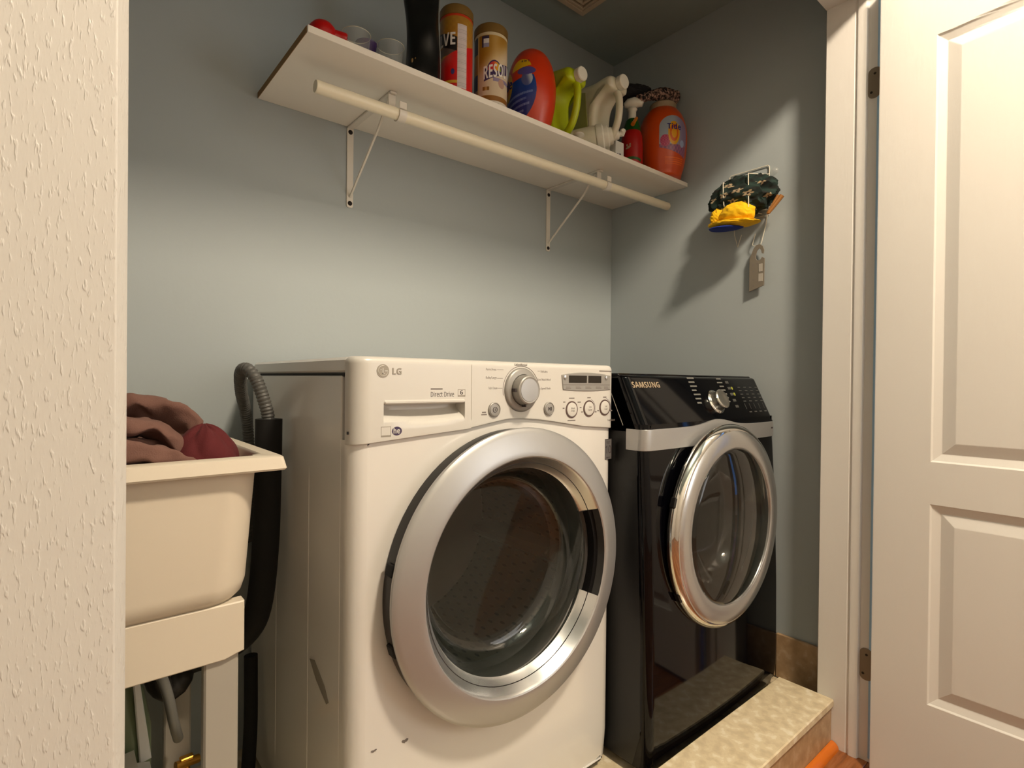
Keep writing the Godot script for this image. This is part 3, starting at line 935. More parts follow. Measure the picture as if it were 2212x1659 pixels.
	var he := MB.new()
	he.lathe([Vector2(0.0098, 0), Vector2(0.0098, 0.0004), Vector2(0, 0.0004)], 28, fwd.call(-1.3355, 0.8562, 0.6317), 0.0, TAU, 1.0, 0.8)
	var hn := part(con, "emblem", he, M.print_purple)
	var ht := MB.new()
	text(ht, "he", 0.0095, func(x: float, y: float, z: float) -> Vector3: return Vector3(-1.336 + x, 0.857 + y, 0.6322 + z), 0, 0.9, true)
	part(hn, "lettering", ht, M.console_white)
	# warranty sticker on the front panel
	var sk := MB.new()
	sk.box(Vector3(-0.7665, 0.7565, 0.6252), Vector3(-0.7425, 0.8065, 0.6262), 0.0003)
	var sn := part(fpn, "sticker", sk, M.sticker_grey)
	var s1 := MB.new()
	text(s1, "10", 0.019, func(x: float, y: float, z: float) -> Vector3: return Vector3(-0.7545 + x, 0.7805 + y, 0.6261 + z), 0, 0.8)
	for e in [[0.7985, 0.014], [0.7955, 0.010], [0.7605, 0.014]]:
		s1.box(Vector3(-0.7545 - e[1] / 2, e[0], 0.6261), Vector3(-0.7545 + e[1] / 2, e[0] + 0.0012, 0.6265), 0.0)
	for e in [[-0.7665, -0.7425, 0.7565, 0.7575], [-0.7665, -0.7425, 0.8055, 0.8065], [-0.7665, -0.7657, 0.7565, 0.8065], [-0.7433, -0.7425, 0.7565, 0.8065]]:
		s1.box(Vector3(e[0], e[2], 0.6261), Vector3(e[1], e[3], 0.6266), 0.0)
	part(sn, "lettering", s1, M.print_dark)
	for q in [[-1.311, 0.292, 0.007, 0.0032], [-1.372, 0.30, 0.006, 0.002]]:
		var chip := MB.new()
		chip.blob(Vector3(q[0], q[1], 0.6254), Vector3(q[2], q[3], 0.0009), func(d: Vector3) -> float: return 1.0 + 0.35 * sin(d.x * 7 + d.y * 5), 10, 6)
		part(fpn, "chipped_paint", chip, M.print_grey)
	# door
	var ax: Transform3D = fwd.call(c.x, c.y, 0.0)
	var dk := MB.new()
	dk.lathe([Vector2(0.285, 0.6262), Vector2(0.2905, 0.628), Vector2(0.2915, 0.650), Vector2(0.2885, 0.664), Vector2(0.222, 0.664), Vector2(0.222, 0.632)], 96, ax)
	var rim := part(w, "door_rim", dk, M.black_plastic)
	for a in [168.0, 196.0]:
		var nb := MB.new()
		var e := Basis(Vector3(0, 0, 1), deg_to_rad(a))
		nb.box(Vector3(0.285, -0.011, 0.636), Vector3(0.2965, 0.011, 0.660), 0.002)
		var turned := MB.new()
		for i in nb.v.size():
			turned.v.append(e * nb.v[i] + Vector3(c.x, c.y, 0)); turned.t.append(Vector2.ZERO)
		part(rim, "clip", turned, M.black_gap)
	var rg := MB.new()
	rg.lathe([Vector2(0.289, 0.657), Vector2(0.2940, 0.661), Vector2(0.2952, 0.665), Vector2(0.2945, 0.6690), Vector2(0.291, 0.6722), Vector2(0.284, 0.6750), Vector2(0.265, 0.6805), Vector2(0.250, 0.6840), Vector2(0.243, 0.6850), Vector2(0.2385, 0.6848), Vector2(0.236, 0.683)], 128, ax)
	part(w, "door_ring", rg, M.silver_paint, 30.0)
	# inner bowl of the ring, open at the hand pocket on the right
	var a_p0 := deg_to_rad(90 - 24)
	var a_p1 := deg_to_rad(90 + 26)
	var bow := MB.new()
	bow.lathe([Vector2(0.236, 0.683), Vector2(0.2325, 0.679), Vector2(0.223, 0.664), Vector2(0.215, 0.652), Vector2(0.2105, 0.6475)], 110, ax, a_p1, TAU + a_p0)
	part(w, "inner_bezel", bow, M.silver_bright, 50.0)
	var pk := MB.new()
	var pq := [Vector2(0.236, 0.683), Vector2(0.2345, 0.664), Vector2(0.230, 0.648), Vector2(0.2105, 0.640), Vector2(0.2095, 0.6475)]
	pk.lathe(pq, 40, ax, a_p0 - 0.002, a_p1 + 0.002)
	pq.append(Vector2(0.223, 0.664))
	for a in [a_p0, a_p1]:
		var q := pq.map(func(e: Vector2) -> Vector3: return ax * Vector3(sin(a) * e.x, e.y, cos(a) * e.x))
		for i in 4:
			pk.tri(q[0], q[i + 1], q[i + 2])
	part(w, "hand_pocket", pk, M.pocket_grey)
	var gs := MB.new()
	gs.lathe([Vector2(0.2105, 0.6475), Vector2(0.2085, 0.6445), Vector2(0.203, 0.630), Vector2(0.196, 0.612), Vector2(0.188, 0.597), Vector2(0.182, 0.589), Vector2(0.176, 0.5845), Vector2(0.155, 0.579), Vector2(0.10, 0.5725), Vector2(0.05, 0.5695), Vector2(0, 0.569)], 96, ax)
	part(w, "door_glass", gs, M.glass, 50.0)
	var g2 := MB.new()
	g2.lathe([Vector2(0.2145, 0.636), Vector2(0.208, 0.622), Vector2(0.200, 0.604), Vector2(0.193, 0.588), Vector2(0.188, 0.580), Vector2(0.180, 0.5745), Vector2(0.170, 0.572)], 96, ax)
	part(w, "glass_rim", g2, M.glass_smoke, 50.0)
	# boot and drum
	var bo := MB.new()
	bo.lathe([Vector2(0.224, 0.626), Vector2(0.217, 0.615), Vector2(0.215, 0.595), Vector2(0.222, 0.585), Vector2(0.214, 0.57), Vector2(0.218, 0.555), Vector2(0.245, 0.552)], 72, ax)
	part(w, "door_boot", bo, M.gasket, 60.0)
	var dr := MB.new()
	dr.lathe([Vector2(0.222, 0.553), Vector2(0.246, 0.548), Vector2(0.250, 0.53), Vector2(0.250, 0.20)], 72, ax)
	var drum := part(w, "drum", dr, M.drum_steel)
	var bk := MB.new()
	bk.lathe([Vector2(0.250, 0.20), Vector2(0.20, 0.185), Vector2(0.12, 0.19), Vector2(0.05, 0.2), Vector2(0, 0.2)], 60, ax)
	part(drum, "drum_back", bk, M.drum_plain)
	for k in 3:
		var a := deg_to_rad(20 + 120 * k)
		var lf := MB.new()
		var b3 := Basis(Vector3(0, 0, 1), a)
		lf.extrude(PackedVector2Array([Vector2(-0.03, 0.2505), Vector2(-0.012, 0.205), Vector2(0.0, 0.198), Vector2(0.012, 0.205), Vector2(0.03, 0.2505)]), 0.22, 0.53, 0.004, Transform3D(b3, Vector3(c.x, c.y, 0)))
		part(drum, "lifter", lf, M.drum_plain)

# ------------------------------------------------------------------ dark dryer
func dz(x: float, y: float) -> float:   # front face of the dryer
	var k := [[-1.0, 0.712], [0.0, 0.722], [0.02, 0.7255], [0.045, 0.731], [0.075, 0.7335], [0.12, 0.7345], [0.34, 0.732], [0.556, 0.7255], [0.70, 0.7175], [0.79, 0.7125], [2.0, 0.7125]]
	var z := 0.7125
	for i in k.size() - 1:
		if y <= k[i + 1][0]:
			z = lerpf(k[i][1], k[i + 1][1], (y - k[i][0]) / (k[i + 1][0] - k[i][0]))
			break
	var q := (x + 0.3905) / 0.3375
	return z + 0.008 * (1.0 - q * q) * clampf((0.84 - y) / 0.1, 0.0, 1.0)

func dryer() -> void:
	var d := thing("clothes_dryer", Vector3(-0.3905, 0, 0.38), "glossy dark navy dryer with silver band and chrome-edged oval-looking door", "dryer")
	var c := Vector2(-0.393, 0.562)
	var cab := MB.new()
	var side := PackedVector2Array([Vector2(0.04, 0.022), Vector2(0.69, 0.022), Vector2(0.712, 0.1), Vector2(0.71, 0.34), Vector2(0.692, 0.79), Vector2(0.688, 0.835), Vector2(0.632, 0.962), Vector2(0.04, 0.962)])
	for x in [[DX0, DX0 + 0.012], [DX1 - 0.012, DX1]]:
		cab.extrude(side, x[0], x[1], 0.002, Transform3D(Basis(Vector3(0, 0, 1), Vector3(0, 1, 0), Vector3(1, 0, 0)), Vector3.ZERO))
	cab.box(Vector3(DX0 + 0.012, 0.022, 0.04), Vector3(DX1 - 0.012, 0.962, 0.05), 0.0)
	cab.box(Vector3(DX0 + 0.012, 0.022, 0.05), Vector3(DX1 - 0.012, 0.03, 0.70), 0.0)
	var cb := part(d, "cabinet", cab, M.navy_side)
	part(cb, "side_line", tube1([Vector3(DX0 - 0.0004, 0.93, 0.606), Vector3(DX0 - 0.0004, 0.84, 0.650)], 0.0011), M.chrome_soft)  # thin chrome line slanting down the left side
	part(d, "top_panel", boxed(Vector3(DX0, 0.9605, 0.04), Vector3(DX1, 0.9685, 0.632), 0.003), M.navy_gloss)
	part(d, "plinth", boxed(Vector3(DX0 + 0.02, 0.008, 0.06), Vector3(DX1 - 0.02, 0.03, 0.695), 0.004), M.black_plastic)
	for fx in [DX0 + 0.05, DX1 - 0.05]:
		for fz in [0.1, 0.65]:
			var ft := MB.new()
			ft.lathe([Vector2(0, 0), Vector2(0.02, 0), Vector2(0.02, 0.01), Vector2(0.008, 0.012), Vector2(0.008, 0.03), Vector2(0, 0.03)], 14, Transform3D(Basis(), Vector3(fx, 0, fz)))
			part(d, "foot", ft, M.black_plastic)
	# bowed front with the round opening
	var xl := DX0 + 0.022
	var xr := DX1 - 0.022
	var bound := func(a: float) -> Vector2:
		var q := Vector2(cos(a), sin(a))
		var k := 9.0
		if q.x > 1e-6: k = minf(k, (xr - c.x) / q.x)
		if q.x < -1e-6: k = minf(k, (xl - c.x) / q.x)
		if q.y < -1e-6: k = minf(k, (0.022 - c.y) / q.y)
		if q.y > 1e-6: k = minf(k, (0.845 - c.y) / q.y)
		return c + q * k
	var zf := func(x: float, y: float) -> float: return dz(x, y)
	var fp := MB.new()
	radial_front(fp, c, 0.233, bound, zf, 14, 160)
	for s in [-1, 1]:
		var x0: float = xl if s < 0 else xr
		var rows := []
		for i in 29:
			var y := lerpf(0.022, 0.845, i / 28.0)
			var row := PackedVector3Array()
			for k in 9:
				var a := PI / 2 * k / 8.0
				row.append(Vector3(x0 + s * sin(a) * 0.0218, y, dz(x0, y) - 0.0218 + cos(a) * 0.0218))
			row.append(Vector3(x0 + s * 0.0215, y, 0.66))
			rows.append(row)
		fp.grid(rows)
	part(d, "front_panel", fp, M.navy_gloss, 50.0)
	# silver band
	var up := func(x: float) -> float: return 0.833 + 0.0145 * exp(-pow((x + 0.405) / 0.075, 2.0)) - 0.005 * smoothstep(-0.36, -0.2, x)
	var xs := []
	for i in 61:
		xs.append(lerpf(xl, xr, i / 60.0))
	var cols := []
	for p in plan(DX0 - 0.001, DX1 + 0.001, 0.7165, 0.66, 0.0225, xs):
		var col := PackedVector3Array()
		var yu: float = up.call(p[0])
		var bw := dz(p[0], 0.78) - 0.7125 if p[3] > 0.999 else 0.0
		for e in [[0.782, -0.008], [0.782, -0.001], [0.7835, 0.0], [lerpf(0.7835, yu, 0.5), 0.0], [yu - 0.0015, 0.0], [yu, -0.001], [yu, -0.008]]:
			col.append(Vector3(p[0] + p[2] * e[1], e[0], p[1] + p[3] * e[1] + bw * (1.0 if p[3] > 0.999 else 0.0)))
		cols.append(col)
	var bm := MB.new()
	bm.grid(cols)
	bm.fix()
	var band := part(d, "silver_band", bm, M.silver_paint, 40.0)
	part(band, "print", boxed(Vector3(-0.088, 0.806, dz(-0.08, 0.8) + 0.0045), Vector3(-0.074, 0.811, dz(-0.08, 0.8) + 0.0050), 0.0), M.print_dark)
	# slanted control panel
	cols = []
	for p in plan(DX0, DX1, 0.0, -0.10, 0.020, xs):
		var col := PackedVector3Array()
		for i in 9:
			var y := lerpf(0.826, 0.9565, i / 8.0)
			col.append(Vector3(p[0], y, p[1] + 0.7125 - 0.4753 * (y - 0.833)))
		var z1 := 0.7125 - 0.4753 * (0.9565 - 0.833)
		for i in 6:
			var a := deg_to_rad(64.6 * (i + 1) / 6.0)
			col.append(Vector3(p[0] - p[2] * 0.008 * (1 - cos(a)), 0.9565 + 0.012 * (sin(a + 0.444) - sin(0.444)), p[1] + z1 - 0.012 * (cos(0.444) - cos(a + 0.444))))
		col.append(Vector3(p[0] - p[2] * 0.02, 0.9685, p[1] + z1 - 0.045))
		cols.append(col)
	var cm := MB.new()
	cm.grid(cols)
	cm.fix()
	var con := part(d, "console", cm, M.navy_gloss, 40.0)
	var o := Vector3(0, 0.833, 0.7125)
	var u := Vector3(0, 0.9032, -0.4293)
	var n := Vector3(0, 0.4293, 0.9032)
	var on := func(x: float, s: float, z := 0.0) -> Vector3: return o + Vector3(x, 0, 0) + u * s + n * z
	var slab := func(mb: MB, x0: float, x1: float, s0: float, s1: float, h: float) -> void:
		mb.extrude(PackedVector2Array([Vector2(x0, s0), Vector2(x1, s0), Vector2(x1, s1), Vector2(x0, s1)]), -0.0004, h, 0.0, Transform3D(Basis(Vector3(1, 0, 0), u, n), o))
	var sm := MB.new()
	text(sm, "SAMSUNG", 0.0155, func(x: float, y: float, z: float) -> Vector3: return on.call(-0.654 + x, 0.1185 + y, z + 0.0002), 0, 1.12, true, 0.0006)
	part(con, "lettering", sm, M.lid_beige)
	var kx := Transform3D(Basis(Vector3(1, 0, 0), n, -u), on.call(-0.357, 0.066))
	var kr := MB.new()
	kr.lathe([Vector2(0.036, 0), Vector2(0.036, 0.002), Vector2(0.033, 0.005), Vector2(0.030, 0.006), Vector2(0, 0.006)], 40, kx)
	var ring := part(d, "dial_ring", kr, M.chrome)
	var kn := MB.new()
	kn.lathe([Vector2(0.0285, 0.006), Vector2(0.0265, 0.013), Vector2(0.0265, 0.020), Vector2(0.0285, 0.024), Vector2(0.026, 0.026), Vector2(0.022, 0.0265), Vector2(0.012, 0.0255), Vector2(0, 0.025)], 40, kx)
	part(ring, "knob", kn, M.chrome_soft, 25.0)
	var pr := MB.new()
	for i in 7:
		var s := 0.140 - i * 0.0125
		slab.call(pr, -0.456 + 0.0004 * i, -0.456 + [0.034, 0.030, 0.034, 0.024, 0.036, 0.030, 0.024][i], s - 0.0022, s + 0.0022, 0.0003)
	for i in 7:
		var s := 0.139 - i * 0.0122
		slab.call(pr, -0.276 - [0.026, 0.030, 0.024, 0.034, 0.03, 0.034, 0.028][i], -0.276, s - 0.002, s + 0.002, 0.0003)
	part(con, "print", pr, M.dryer_print)
	var pd := MB.new()
	for i in 5:
		slab.call(pd, -0.258, -0.240, 0.128 - i * 0.0195 - 0.004, 0.128 - i * 0.0195 + 0.004, 0.0003)
	for r in 5:
		for q in 4:
			slab.call(pd, -0.198 + q * 0.036, -0.182 + q * 0.036, 0.1115 - r * 0.0115 - 0.0013, 0.1115 - r * 0.0115 + 0.0013, 0.0003)
	for q in 5:
		slab.call(pd, -0.200 + q * 0.0285, -0.198 + q * 0.0285, 0.040, 0.058, 0.0005)
	for q in 4:
		slab.call(pd, -0.190 + q * 0.032, -0.174 + q * 0.032, 0.0285, 0.0325, 0.0003)
	part(con, "print", pd, M.dryer_print_dim)
	var li := MB.new()
	for s in [0.1085, 0.089]:
		li.lathe([Vector2(0.005, 0), Vector2(0.005, 0.0006), Vector2(0, 0.0006)], 14, Transform3D(Basis(Vector3(1, 0, 0), n, -u), on.call(-0.234, s)))
	part(con, "indicator", li, M.dryer_print_yellow)
	# door
	var ax := Transform3D(Basis(Vector3(1, 0, 0), Vector3(0, 0, 1), Vector3(0, -1, 0)), Vector3(c.x, c.y, 0))
	var ch := MB.new()
	ch.lathe([Vector2(0.235, 0.726), Vector2(0.262, 0.728), Vector2(0.2715, 0.735), Vector2(0.2735, 0.743), Vector2(0.2705, 0.752), Vector2(0.2635, 0.759), Vector2(0.2575, 0.7615), Vector2(0.252, 0.760)], 112, ax)
	var trim := part(d, "door_trim", ch, M.chrome, 50.0)
	for a in [160.0, 212.0]:
		var nb := MB.new()
		var e := Basis(Vector3(0, 0, 1), deg_to_rad(a))
		nb.box(Vector3(0.2655, -0.014, 0.733), Vector3(0.2755, 0.014, 0.750), 0.003)
		var turned := MB.new()
		for i in nb.v.size():
			turned.v.append(e * nb.v[i] + Vector3(c.x, c.y, 0)); turned.t.append(Vector2.ZERO)
		part(trim, "notch", turned, M.black_plastic)
	var rg := MB.new()
	rg.lathe([Vector2(0.2575, 0.7605), Vector2(0.252, 0.7640), Vector2(0.241, 0.7670), Vector2(0.226, 0.7680), Vector2(0.213, 0.7665), Vector2(0.2075, 0.7640), Vector2(0.206, 0.759)], 112, ax)
	part(d, "door_ring", rg, M.silver_bright, 50.0)
	var gl := MB.new()
	gl.lathe([Vector2(0.2075, 0.7625), Vector2(0.206, 0.7660), Vector2(0.197, 0.7695), Vector2(0.178, 0.7745), Vector2(0.135, 0.783), Vector2(0.077, 0.789), Vector2(0.0, 0.791)], 96, ax)
	part(d, "door_glass", gl, M.glass_smoke, 60.0)
	var bw := MB.new()
	bw.lathe([Vector2(0.2065, 0.757), Vector2(0.20, 0.74), Vector2(0.185, 0.69), Vector2(0.17, 0.655), Vector2(0.15, 0.645), Vector2(0.0, 0.638)], 80, ax)
	part(d, "inner_glass", bw, M.glass, 50.0)
	var dr := MB.new()
	dr.lathe([Vector2(0.237, 0.725), Vector2(0.237, 0.70), Vector2(0.255, 0.69), Vector2(0.255, 0.25), Vector2(0.24, 0.235), Vector2(0, 0.23)], 64, ax)
	part(d, "drum", dr, M.drum_plain)

func tube1(p: Array, r: Variant, seg := 8) -> MB:
	var b := MB.new()
	b.tube(p, r, seg)
	return b

func curve(pts: Array, n: int) -> Array:   # a smooth line through pts
	var cv := Curve3D.new()
	for i in pts.size():
		var tg: Vector3 = (pts[mini(i + 1, pts.size() - 1)] - pts[maxi(i - 1, 0)]) / 6.0
		cv.add_point(pts[i], -tg, tg)
	var out := []
	for i in n + 1:
		out.append(cv.sample_baked(cv.get_baked_length() * i / n, true))
	return out

# ------------------------------------------------------------------ utility tub and what is in, under and beside it
func ribbon(mb: MB, pts: Array, w: Array, t: Array, sd: int) -> void:   # a soft thick band of cloth along pts
	var n := FastNoiseLite.new()
	n.noise_type = FastNoiseLite.TYPE_SIMPLEX_SMOOTH
	n.seed = sd
	n.frequency = 16.0
	n.fractal_octaves = 2
	var N := 60
	var path := curve(pts, N)
	var rows := []
	for i in N + 1:
		var q := float(i) / N * (w.size() - 1)
		var k := mini(int(q), w.size() - 2)
		var ww: float = lerpf(w[k], w[k + 1], q - k)
		var tt: float = lerpf(t[k], t[k + 1], q - k)
		var d: Vector3 = (path[mini(i + 1, N)] - path[maxi(i - 1, 0)]).normalized()
		var s := Vector3(0.25, 0.1, 1.0)
		s = (s - d * s.dot(d)).normalized()
		var u := s.cross(d).normalized()
		var row := PackedVector3Array()
		for j in 40:
			var a := TAU * j / 40.0
			var ca := signf(cos(a)) * pow(absf(cos(a)), 0.55)
			var sa := signf(sin(a)) * pow(absf(sin(a)), 0.75)
			var p: Vector3 = path[i] + s * ca * ww + u * sa * tt
			row.append(p + u * n.get_noise_3dv(p) * 0.014 + s * n.get_noise_3dv(p + Vector3(2, 0, 0)) * 0.008)
		rows.append(row)
	mb.grid(rows, true)
	for e in 2:
		var r := PackedVector3Array(rows[-1] if e else rows[0])
		if e == 0:
			r.reverse()
		mb.fan(r, path[N if e else 0])
	mb.fix()

func rring(x0: float, x1: float, z0: float, z1: float, r: float, y: float) -> PackedVector3Array:
	var out := PackedVector3Array()
	for p in MB.rrect(x1 - x0, z1 - z0, r, 8):
		out.append(Vector3((x0 + x1) / 2 + p.x, y, (z0 + z1) / 2 - p.y))
	return out

func tub() -> void:
	var t := thing("utility_tub", Vector3(-1.8, 0, 0.33), "cream plastic utility sink tub on legs left of the washer", "utility sink")
	var rows := []
	for e in [[-2.06, -1.585, 0.155, 0.520, 0.05, 0.578], [-2.075, -1.567, 0.135, 0.540, 0.055, 0.583], [-2.083, -1.556, 0.124, 0.553, 0.06, 0.597], [-2.086, -1.551, 0.119, 0.558, 0.06, 0.617], [-2.10, -1.540, 0.105, 0.566, 0.055, 0.795],
			[-2.112, -1.522, 0.092, 0.576, 0.02, 0.7985], [-2.120, -1.511, 0.083, 0.587, 0.006, 0.799], [-2.122, -1.5085, 0.081, 0.589, 0.006, 0.802], [-2.118, -1.5125, 0.085, 0.585, 0.008, 0.820], [-2.114, -1.5165, 0.089, 0.581, 0.010, 0.8225],
			[-2.095, -1.537, 0.108, 0.560, 0.02, 0.8225], [-2.093, -1.542, 0.112, 0.557, 0.05, 0.817], [-2.08, -1.556, 0.125, 0.550, 0.05, 0.63], [-2.06, -1.58, 0.15, 0.53, 0.05, 0.595], [-2.03, -1.61, 0.18, 0.50, 0.05, 0.590]]:
		rows.append(rring(e[0], e[1], e[2], e[3], e[4], e[5]))
	var mb := MB.new()
	mb.grid(rows, true)
	var rv := PackedVector3Array(rows[0])
	rv.reverse()
	mb.fan(rv, Vector3(-1.82, 0.578, 0.34))
	mb.fan(rows[-1], Vector3(-1.82, 0.590, 0.34))
	mb.fix()
	part(t, "basin", mb, M.tub_plastic, 40.0)
	for zz in [[0.520, 0.546], [0.12, 0.145]]:
		var ap := MB.new()
		ap.extrude(PackedVector2Array([Vector2(-2.06, 0.586), Vector2(-2.06, 0.503), Vector2(-2.02, 0.497), Vector2(-1.590, 0.497), Vector2(-1.5615, 0.505), Vector2(-1.5615, 0.586)]), zz[0], zz[1], 0.002)
		part(t, "apron", ap, M.tub_plastic)
	for x in [-1.618, -2.055]:
		for z in [0.516, 0.125]:
			var lg := MB.new()
			lg.box(Vector3(x, 0.0, z), Vector3(x + 0.050, 0.56, z + 0.022), 0.003)
			part(t, "leg", lg, M.leg_metal)
	# wet clothes heaped in the tub
	var fold := func(fr: float, amp: float, sd: int, sq := 0.0) -> Callable:
		var n := FastNoiseLite.new()
		n.noise_type = FastNoiseLite.TYPE_SIMPLEX_SMOOTH
		n.fractal_type = FastNoiseLite.FRACTAL_RIDGED
		n.fractal_octaves = 2
		n.frequency = fr
		n.seed = sd
		return func(d: Vector3) -> float:
			var k := 1.0
			if sq > 0.0:
				k = pow(pow(absf(d.x), 4.0) + pow(absf(d.y), 4.0) + pow(absf(d.z), 4.0), -0.25 * sq)
			return k * (1.0 + amp * n.get_noise_3d(d.x * 1.5, d.y * 1.5, d.z * 1.5))
	var sw := MB.new()
	ribbon(sw, [Vector3(-1.88, 0.868, 0.31), Vector3(-1.77, 0.886, 0.330), Vector3(-1.695, 0.888, 0.355), Vector3(-1.648, 0.876, 0.385), Vector3(-1.627, 0.852, 0.405), Vector3(-1.64, 0.832, 0.405)], [0.07, 0.078, 0.075, 0.07, 0.06, 0.045], [0.020, 0.024, 0.024, 0.022, 0.018, 0.010], 3)
	ribbon(sw, [Vector3(-1.88, 0.852, 0.43), Vector3(-1.77, 0.870, 0.45), Vector3(-1.705, 0.868, 0.462), Vector3(-1.668, 0.854, 0.462), Vector3(-1.655, 0.830, 0.45), Vector3(-1.69, 0.81, 0.44)], [0.05, 0.045, 0.04, 0.038, 0.034, 0.03], [0.018, 0.018, 0.016, 0.014, 0.012, 0.008], 8)
	ribbon(sw, [Vector3(-1.90, 0.845, 0.51), Vector3(-1.79, 0.846, 0.522), Vector3(-1.71, 0.832, 0.53), Vector3(-1.65, 0.812, 0.532), Vector3(-1.618, 0.785, 0.525)], [0.032, 0.03, 0.03, 0.028, 0.024], [0.020, 0.022, 0.020, 0.016, 0.012], 15)
	sw.blob(Vector3(-1.80, 0.785, 0.43), Vector3(0.17, 0.075, 0.11), fold.call(0.9, 0.2, 5), 48, 28)
	solo("sweatshirt", sw, M.cloth_mauve, Vector3(-1.70, 0.76, 0.42), "crumpled mauve sweatshirt heaped highest in the utility tub", "clothes", "laundry in the tub", 60.0)
	var rd := MB.new()
	rd.blob(Vector3(-1.604, 0.800, 0.455), Vector3(0.052, 0.056, 0.06), func(d: Vector3) -> float:
		var a := atan2(d.x, d.z)
		return (0.96 + 0.08 * absf(sin(a * 2.5 + d.y * 2.0)) + 0.035 * absf(sin(a * 5.5 + 1.0 - d.y * 3))) * (1.0 + 0.16 * pow(maxf(0.0, d.y), 6.0)), 64, 36)
	solo("red_shirt", rd, M.cloth_red, Vector3(-1.604, 0.74, 0.455), "dark red bunched shirt beside the mauve sweatshirt in the tub", "clothes", "laundry in the tub", 60.0)
	var tn := MB.new()
	tn.blob(Vector3(-1.775, 0.892, 0.30), Vector3(0.065, 0.030, 0.06), fold.call(0.8, 0.18, 8), 40, 24)
	solo("tan_cloth", tn, M.cloth_tan, Vector3(-1.775, 0.862, 0.30), "tan folded cloth behind the mauve sweatshirt in the tub", "clothes", "laundry in the tub", 60.0)
	var wf := MB.new()
	wf.blob(Vector3(-1.635, 0.795, 0.385), Vector3(0.085, 0.042, 0.075), fold.call(1.2, 0.25, 12), 56, 32)
	solo("floral_cloth", wf, M.cloth_floral_pale, Vector3(-1.635, 0.75, 0.385), "pale floral cloth under the dark red shirt in the tub", "clothes", "laundry in the tub", 60.0)
	# drain hose looping over into the foam sleeve
	var hp := curve([Vector3(-1.456, 0.83, 0.30), Vector3(-1.457, 0.868, 0.30), Vector3(-1.466, 0.905, 0.298), Vector3(-1.478, 0.945, 0.288), Vector3(-1.490, 0.966, 0.268), Vector3(-1.494, 0.958, 0.235), Vector3(-1.478, 0.915, 0.175), Vector3(-1.455, 0.865, 0.120), Vector3(-1.440, 0.78, 0.09), Vector3(-1.438, 0.55, 0.075)], 300)
	var hr := []
	for i in hp.size():
		hr.append(0.0125 + 0.0009 * sin(i * 1.9))
	solo("drain_hose", tube1(hp, hr, 14), M.hose_grey, Vector3(-1.46, 0.7, 0.2), "grey corrugated drain hose looping beside the washer", "hose")
	solo("pipe_sleeve", tube1(curve([Vector3(-1.455, 0.862, 0.30), Vector3(-1.456, 0.75, 0.30), Vector3(-1.459, 0.60, 0.298), Vector3(-1.466, 0.48, 0.285), Vector3(-1.482, 0.42, 0.27), Vector3(-1.52, 0.385, 0.25), Vector3(-1.58, 0.37, 0.23)], 40), 0.0265, 18), M.foam_black, Vector3(-1.455, 0.4, 0.30), "black foam pipe sleeve standing between tub and washer", "pipe")
	# plumbing below
	var sp := thing("sink_drain", Vector3(-1.70, 0.0, 0.2), "dark drain trap pipe below the utility tub", "pipe")
	part(sp, "tailpiece", tube1([Vector3(-1.64, 0.575, 0.2), Vector3(-1.64, 0.42, 0.2)], 0.022, 16), M.pipe_dark)
	part(sp, "trap", tube1(curve([Vector3(-1.64, 0.43, 0.2), Vector3(-1.64, 0.34, 0.2), Vector3(-1.615, 0.305, 0.2), Vector3(-1.59, 0.33, 0.19), Vector3(-1.585, 0.38, 0.1), Vector3(-1.585, 0.38, 0.0)], 30), 0.021, 16), M.pipe_dark)
	for y in [0.43, 0.36]:
		var nu := MB.new()
		nu.lathe([Vector2(0.02, -0.014), Vector2(0.029, -0.014), Vector2(0.029, 0.014), Vector2(0.02, 0.014)], 10, Transform3D(Basis(), Vector3(-1.64, y, 0.2)))
		part(sp, "slip_nut", nu, M.foam_black)
	solo("supply_hose", tube1(curve([Vector3(-1.74, 0.47, 0.22), Vector3(-1.69, 0.42, 0.24), Vector3(-1.645, 0.375, 0.25), Vector3(-1.628, 0.33, 0.25), Vector3(-1.612, 0.25, 0.23), Vector3(-1.60, 0.20, 0.2)], 30), 0.0095, 12), M.pipe_grey, Vector3(-1.68, 0.2, 0.24), "thin grey supply hose slanting under the tub", "hose")
	var va := thing("water_valve", Vector3(-1.575, 0.0, 0.16), "small brass valve by the floor under the tub", "valve")
	part(va, "body", tube1([Vector3(-1.60, 0.125, 0.17), Vector3(-1.555, 0.118, 0.16)], 0.009, 12), M.brass)
	part(va, "stem", tube1([Vector3(-1.578, 0.0, 0.165), Vector3(-1.578, 0.125, 0.165)], 0.006, 10), M.brass)
	part(va, "handle", boxed(Vector3(-1.592, 0.128, 0.158), Vector3(-1.566, 0.136, 0.174), 0.002), M.brass)
	var gb := MB.new()
	gb.lathe([Vector2(0, 0), Vector2(0.045, 0), Vector2(0.047, 0.01), Vector2(0.047, 0.30), Vector2(0.035, 0.37), Vector2(0.018, 0.41), Vector2(0.018, 0.45), Vector2(0, 0.45)], 28, Transform3D(Basis(), Vector3(-1.705, 0, 0.29)))
	solo("green_bottle", gb, M.bottle_green, Vector3(-1.705, 0, 0.29), "dull green tall bottle standing under the tub", "bottle")
	var wb := MB.new()
	wb.extrude(PackedVector2Array([Vector2(-1.84, 0.0), Vector2(-1.663, 0.0), Vector2(-1.667, 0.262), Vector2(-1.687, 0.268), Vector2(-1.690, 0.292), Vector2(-1.84, 0.282)]), 0.345, 0.44, 0.003)
	solo("white_box", wb, M.paper_white, Vector3(-1.75, 0, 0.39), "white cardboard box under the tub by the casing", "box")
	var pp := MB.new()
